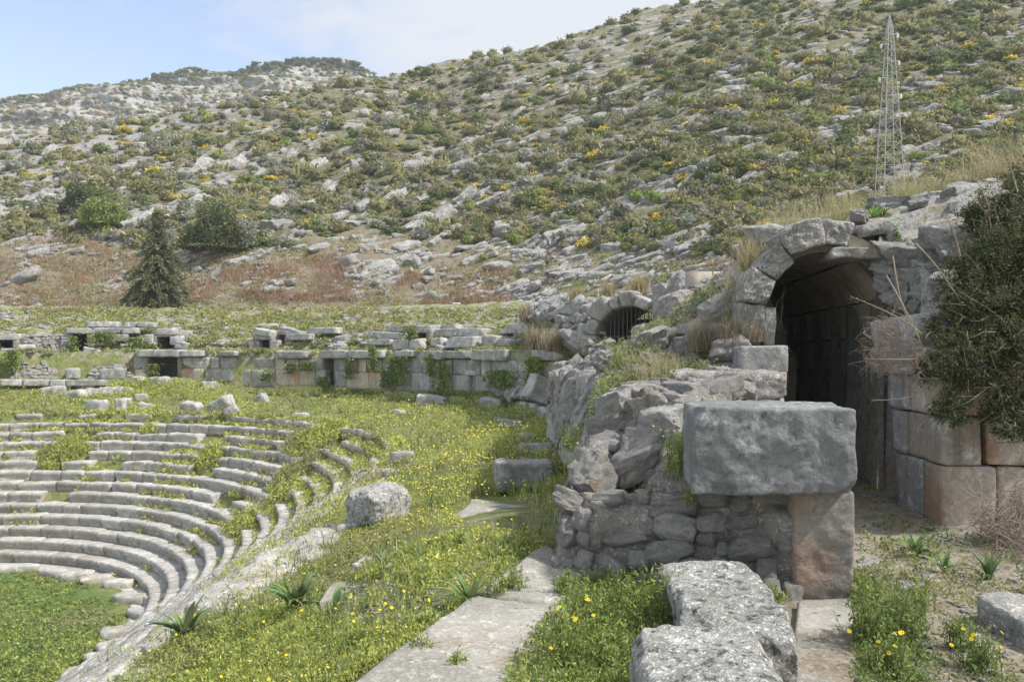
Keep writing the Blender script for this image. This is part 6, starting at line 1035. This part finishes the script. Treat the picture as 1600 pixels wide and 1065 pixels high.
# ---- thorn bush on the right and its dry tangle
def thorn():
    rg = np.random.default_rng(12); base = np.array([5.0, 7.9, .1]); t = thing("thorn_bush", "big dark thorny bush hanging over the ashlar wall", "bush", tuple(base)); tw, lv = [], []
    cen = [(1530, 500, 7.4, .42, .5), (1580, 410, 7.6, .45, .55), (1500, 560, 7.2, .26, .3), (1600, 580, 7.2, .45, .45), (1520, 430, 7.6, .28, .3), (1600, 340, 7.8, .36, .36), (1650, 470, 7.5, .6, .9), (1555, 630, 7.1, .26, .2), (1465, 520, 7.4, .16, .16), (1540, 365, 7.9, .2, .22), (1452, 580, 7.3, .12, .1), (1490, 635, 7.1, .16, .14), (1580, 665, 7.0, .2, .12), (1520, 340, 7.9, .13, .16), (1560, 310, 7.9, .18, .16), (1605, 285, 8, .24, .18), (1490, 455, 7.7, .14, .18)]
    for u, v, y, rx, rz in cen:
        c = np.array(PX(u, v, y)); n = int(27000 * rx * rz / .3 + 1200); d = rg.normal(size=(n, 3)); d /= np.linalg.norm(d, axis=1, keepdims=True); lm = 1 + .45 * vnoise(d * 2.5 + u, 3) + .4 * vnoise(d * 6 + u, 4); C = c + d * (lm * rg.uniform(.3, 1.05, n) ** .6)[:, None] * [rx, rx * .8, rz]; C = C[vnoise(C * 8, 5) + .6 * vnoise(C * 19, 6) > -.12]; n = len(C)
        lv.append(leaves(C, rg.uniform(.009, .019, n), mixcols(n, [(.065, .09, .04), (.11, .14, .06), (.18, .20, .09), (.28, .22, .1)], (2, 2, 1, .25), .25, rg), .42, .1, rg))
        for q_ in range(int(90 * rx)):
            dd = rg.normal(size=3); dd[1] = -abs(dd[1]) * .8; dd /= np.linalg.norm(dd); e = c + dd * np.array([rx, rx * .8, rz]) * rg.uniform(.9, 1.35); k = np.linspace(0, 1, 6)[:, None]; s0 = c + (base - c) * .25; p = s0 * (1 - k) + e * k + np.sin(k * 3.1) * rg.normal(size=3) * .10 + rg.normal(size=(6, 3)) * .012; tw.append(tube(p, np.linspace(.006, .0016, 6), 4)); m = 26; tt_ = rg.uniform(.5, 1, m); C = np.stack([np.interp(tt_, k[:, 0], p[:, i]) for i in range(3)], 1) + rg.normal(size=(m, 3)) * .012; lv.append(leaves(C, rg.uniform(.006, .013, m), mixcols(m, [(.14, .14, .06), (.24, .2, .09)], (2, 1), .25, rg), .42, .1, rg))
    for (u0, v0, u1, v1) in [(1440, 520, 1328, 463), (1450, 560, 1350, 560), (1440, 590, 1360, 625), (1460, 640, 1420, 700), (1500, 400, 1470, 330), (1395, 400, 1440, 520), (1385, 430, 1445, 560), (1430, 380, 1500, 470), (1540, 330, 1520, 270), (1590, 300, 1570, 235)]:
        a, b = np.array(PX(u0, v0, 7.3)), np.array(PX(u1, v1, 7.2)); k = np.linspace(0, 1, 8)[:, None]; p = a * (1 - k) + b * k + np.sin(k * 3.1) * rg.normal(size=3) * .06; tw.append(tube(p, np.linspace(.008, .002, 8), 5)); m = 60; tt_ = rg.uniform(.1, 1, m); C = np.stack([np.interp(tt_, k[:, 0], p[:, i]) for i in range(3)], 1) + rg.normal(size=(m, 3)) * .014; lv.append(leaves(C, rg.uniform(.006, .012, m), mixcols(m, [(.24, .22, .1), (.34, .3, .16)], (2, 1), .25, rg), .4, .1, rg))
    V, Q, c = cat_arrays(lv); part("foliage", V, Q, M['leaf'], t, col=c); V, Q = cat_arrays(tw); part("twigs", V, Q, M['twig'], t)
    def tangle(cs, lab, n, cat="dead brush", mat='twig'):
        tw = []; c0 = np.array(PX(*cs[0][:3])); t = thing("dead_brush", lab, cat, tuple(c0))
        for u, v, y, r in cs:
            c = np.array(PX(u, v, y))
            for q_ in range(n):
                a = rg.normal(size=3); a /= np.linalg.norm(a); b = rg.normal(size=3); s0 = c + rg.normal(size=3) * r * .35; k = np.linspace(0, 1, 7)[:, None]; p = s0 + a * r * (k - .3) * rg.uniform(.6, 1.5) + b * np.sin(k * rg.uniform(2, 4)) * r * .28; tw.append(tube(p, np.linspace(.0032, .0012, 7), 3))
        V, Q = cat_arrays(tw); part("twigs", V, Q, M[mat], t)
    tangle([(1385, 520, 7.6, .20), (1400, 550, 7.5, .24), (1430, 570, 7.3, .22), (1375, 560, 7.6, .18)], "dead grey tangle hanging from the passage's right corner", 80); tangle([(1560, 820, 6.7, .30), (1600, 860, 6.5, .34), (1570, 890, 6.3, .26), (1610, 800, 6.8, .3)], "heap of dead twigs against the ashlar wall's foot", 170)
thorn()

# ---- pylon, cables, white box, fence post stubs
def pylon():
    P = hill_at(1390, 352); y = P[1]; top = PX(1390, 25, y); H = top.z - P[2]; W = 36 / F * y; t = thing("pylon", "slender galvanised lattice pylon rising from the hillside above the arch", "pylon", tuple(float(q) for q in P)); steel = M['steel']
    hw = lambda f: W / 2 * np.interp(f, [0, .35, .65, .93, 1], [1, .72, .46, .20, .02])
    ct = lambda f, i: P + np.array([[-1, -1, 1, 1][i] * hw(f), [-1, 1, 1, -1][i] * hw(f), H * f])
    fs = np.linspace(0, 1, 19)
    for i in range(4): V, Q = tube(np.stack([ct(f, i) for f in fs]), .026, 4); part("leg", V, Q, steel, t)
    for i in range(4):
        j = (i + 1) % 4; bs = []
        for k in range(len(fs) - 2):
            a, b = (i, j) if k % 2 else (j, i); bs.append(tube(np.stack([ct(fs[k], a), ct(fs[k + 1], b)]), .012, 4)); bs.append(tube(np.stack([ct(fs[k + 1], i), ct(fs[k + 1], j)]), .009, 4))
        V, Q = cat_arrays(bs); part("bracing", V, Q, steel, t)
    for f, s in ((.70, -1), (.78, 1), (.86, -1), (.91, 1), (.62, 1)):
        a = P + np.array([0, 0, H * f]); e = a + np.array([s * (.30 + hw(f)), 0, .05]); V, Q = tube(np.stack([a, e]), .03, 4); ar = part("crossarm", V, Q, steel, t)
        V, Q = tube(np.stack([e, e - [0, 0, .12], e - [0, 0, .24]]), [.05, .07, .05], 7); o = part("insulator", V, Q, M['white'], t); o.parent = ar
        for sx in (-1, 1):
            far = hill_at(800 if sx < 0 else 2000, 60) + [0, 0, 6]; far = np.array([P[0] + sx * 45, y + (20 if sx < 0 else 5), P[2] + H * f + 2 + s]); k = np.linspace(0, 1, 24)[:, None]; st_ = e - [0, 0, .26]; p = st_ * (1 - k) + far * k - np.array([0, 0, 1.]) * (4 * k * (1 - k)) * 1.6; V, Q = tube(p, .007, 3)
            tag(mk("power_cable", V, Q, M['cable'], origin=True), f"thin cable from the pylon's {'left' if s < 0 else 'right'} {dict([(.70, 'lower'), (.78, 'middle'), (.86, 'upper'), (.91, 'topmost'), (.62, 'lowest')])[f]} arm towards the {'valley' if sx < 0 else 'hill'}", "cable", "power cables of the pylon")
pylon()
V, Q = pblock(707, 474, 718, 483, y=47, dep=.35, rnd=.08, amp=.003, seed=5, n=(4, 4, 4)); t = thing("marker_box", "small white box on the grass rim before the brown scrub", "box", tuple(V.mean(0))); part("box_body", V, Q, M['white'], t); V, Q = pblock(706, 473, 719, 475, y=46.95, dep=.45, rnd=.1, amp=.002, seed=6, n=(4, 4, 2)); part("lid", V, Q, M['white'], t)

# ------------------------------------------------------------------ labels that would repeat get their place in the order from the top
bl = {}
for o in sc.objects:
    if o.parent is None and o.get("label"): bl.setdefault(o["label"], []).append(o)
NUM = ["", "first", "second", "third", "fourth", "fifth", "sixth", "seventh", "eighth", "ninth", "tenth"]
for lab, os_ in bl.items():
    if len(os_) > 1:
        os_.sort(key=lambda o: -(o.matrix_world.translation.z / max(1, o.matrix_world.translation.y)))
        for k, o in enumerate(os_): o["label"] = f"{NUM[min(k + 1, 10)]} {lab}".replace('limestone outcrop', 'outcrop') + (' from the top' if len(lab.split()) < 13 else '')

# ------------------------------------------------------------------ thin spring haze
mh = bpy.data.materials.new("haze_air"); mh.use_nodes = True; nt = mh.node_tree; nt.nodes.clear(); oo = nt.nodes.new("ShaderNodeOutputMaterial"); pv = nt.nodes.new("ShaderNodeVolumePrincipled")
pv.inputs["Density"].default_value = 0.00055; pv.inputs["Color"].default_value = (.86, .92, 1, 1); nt.links.new(pv.outputs[0], oo.inputs["Volume"])
G8, Q6 = boxgrid(1, 1, 1); Vh = G8 * np.array([900, 620, 95]) + np.array([0, 400, 75]); Vh[:, 2] = np.where(G8[:, 2] < 0, -10.5, 185)
tag(mk("haze", Vh, Q6, mh), kind='stuff')
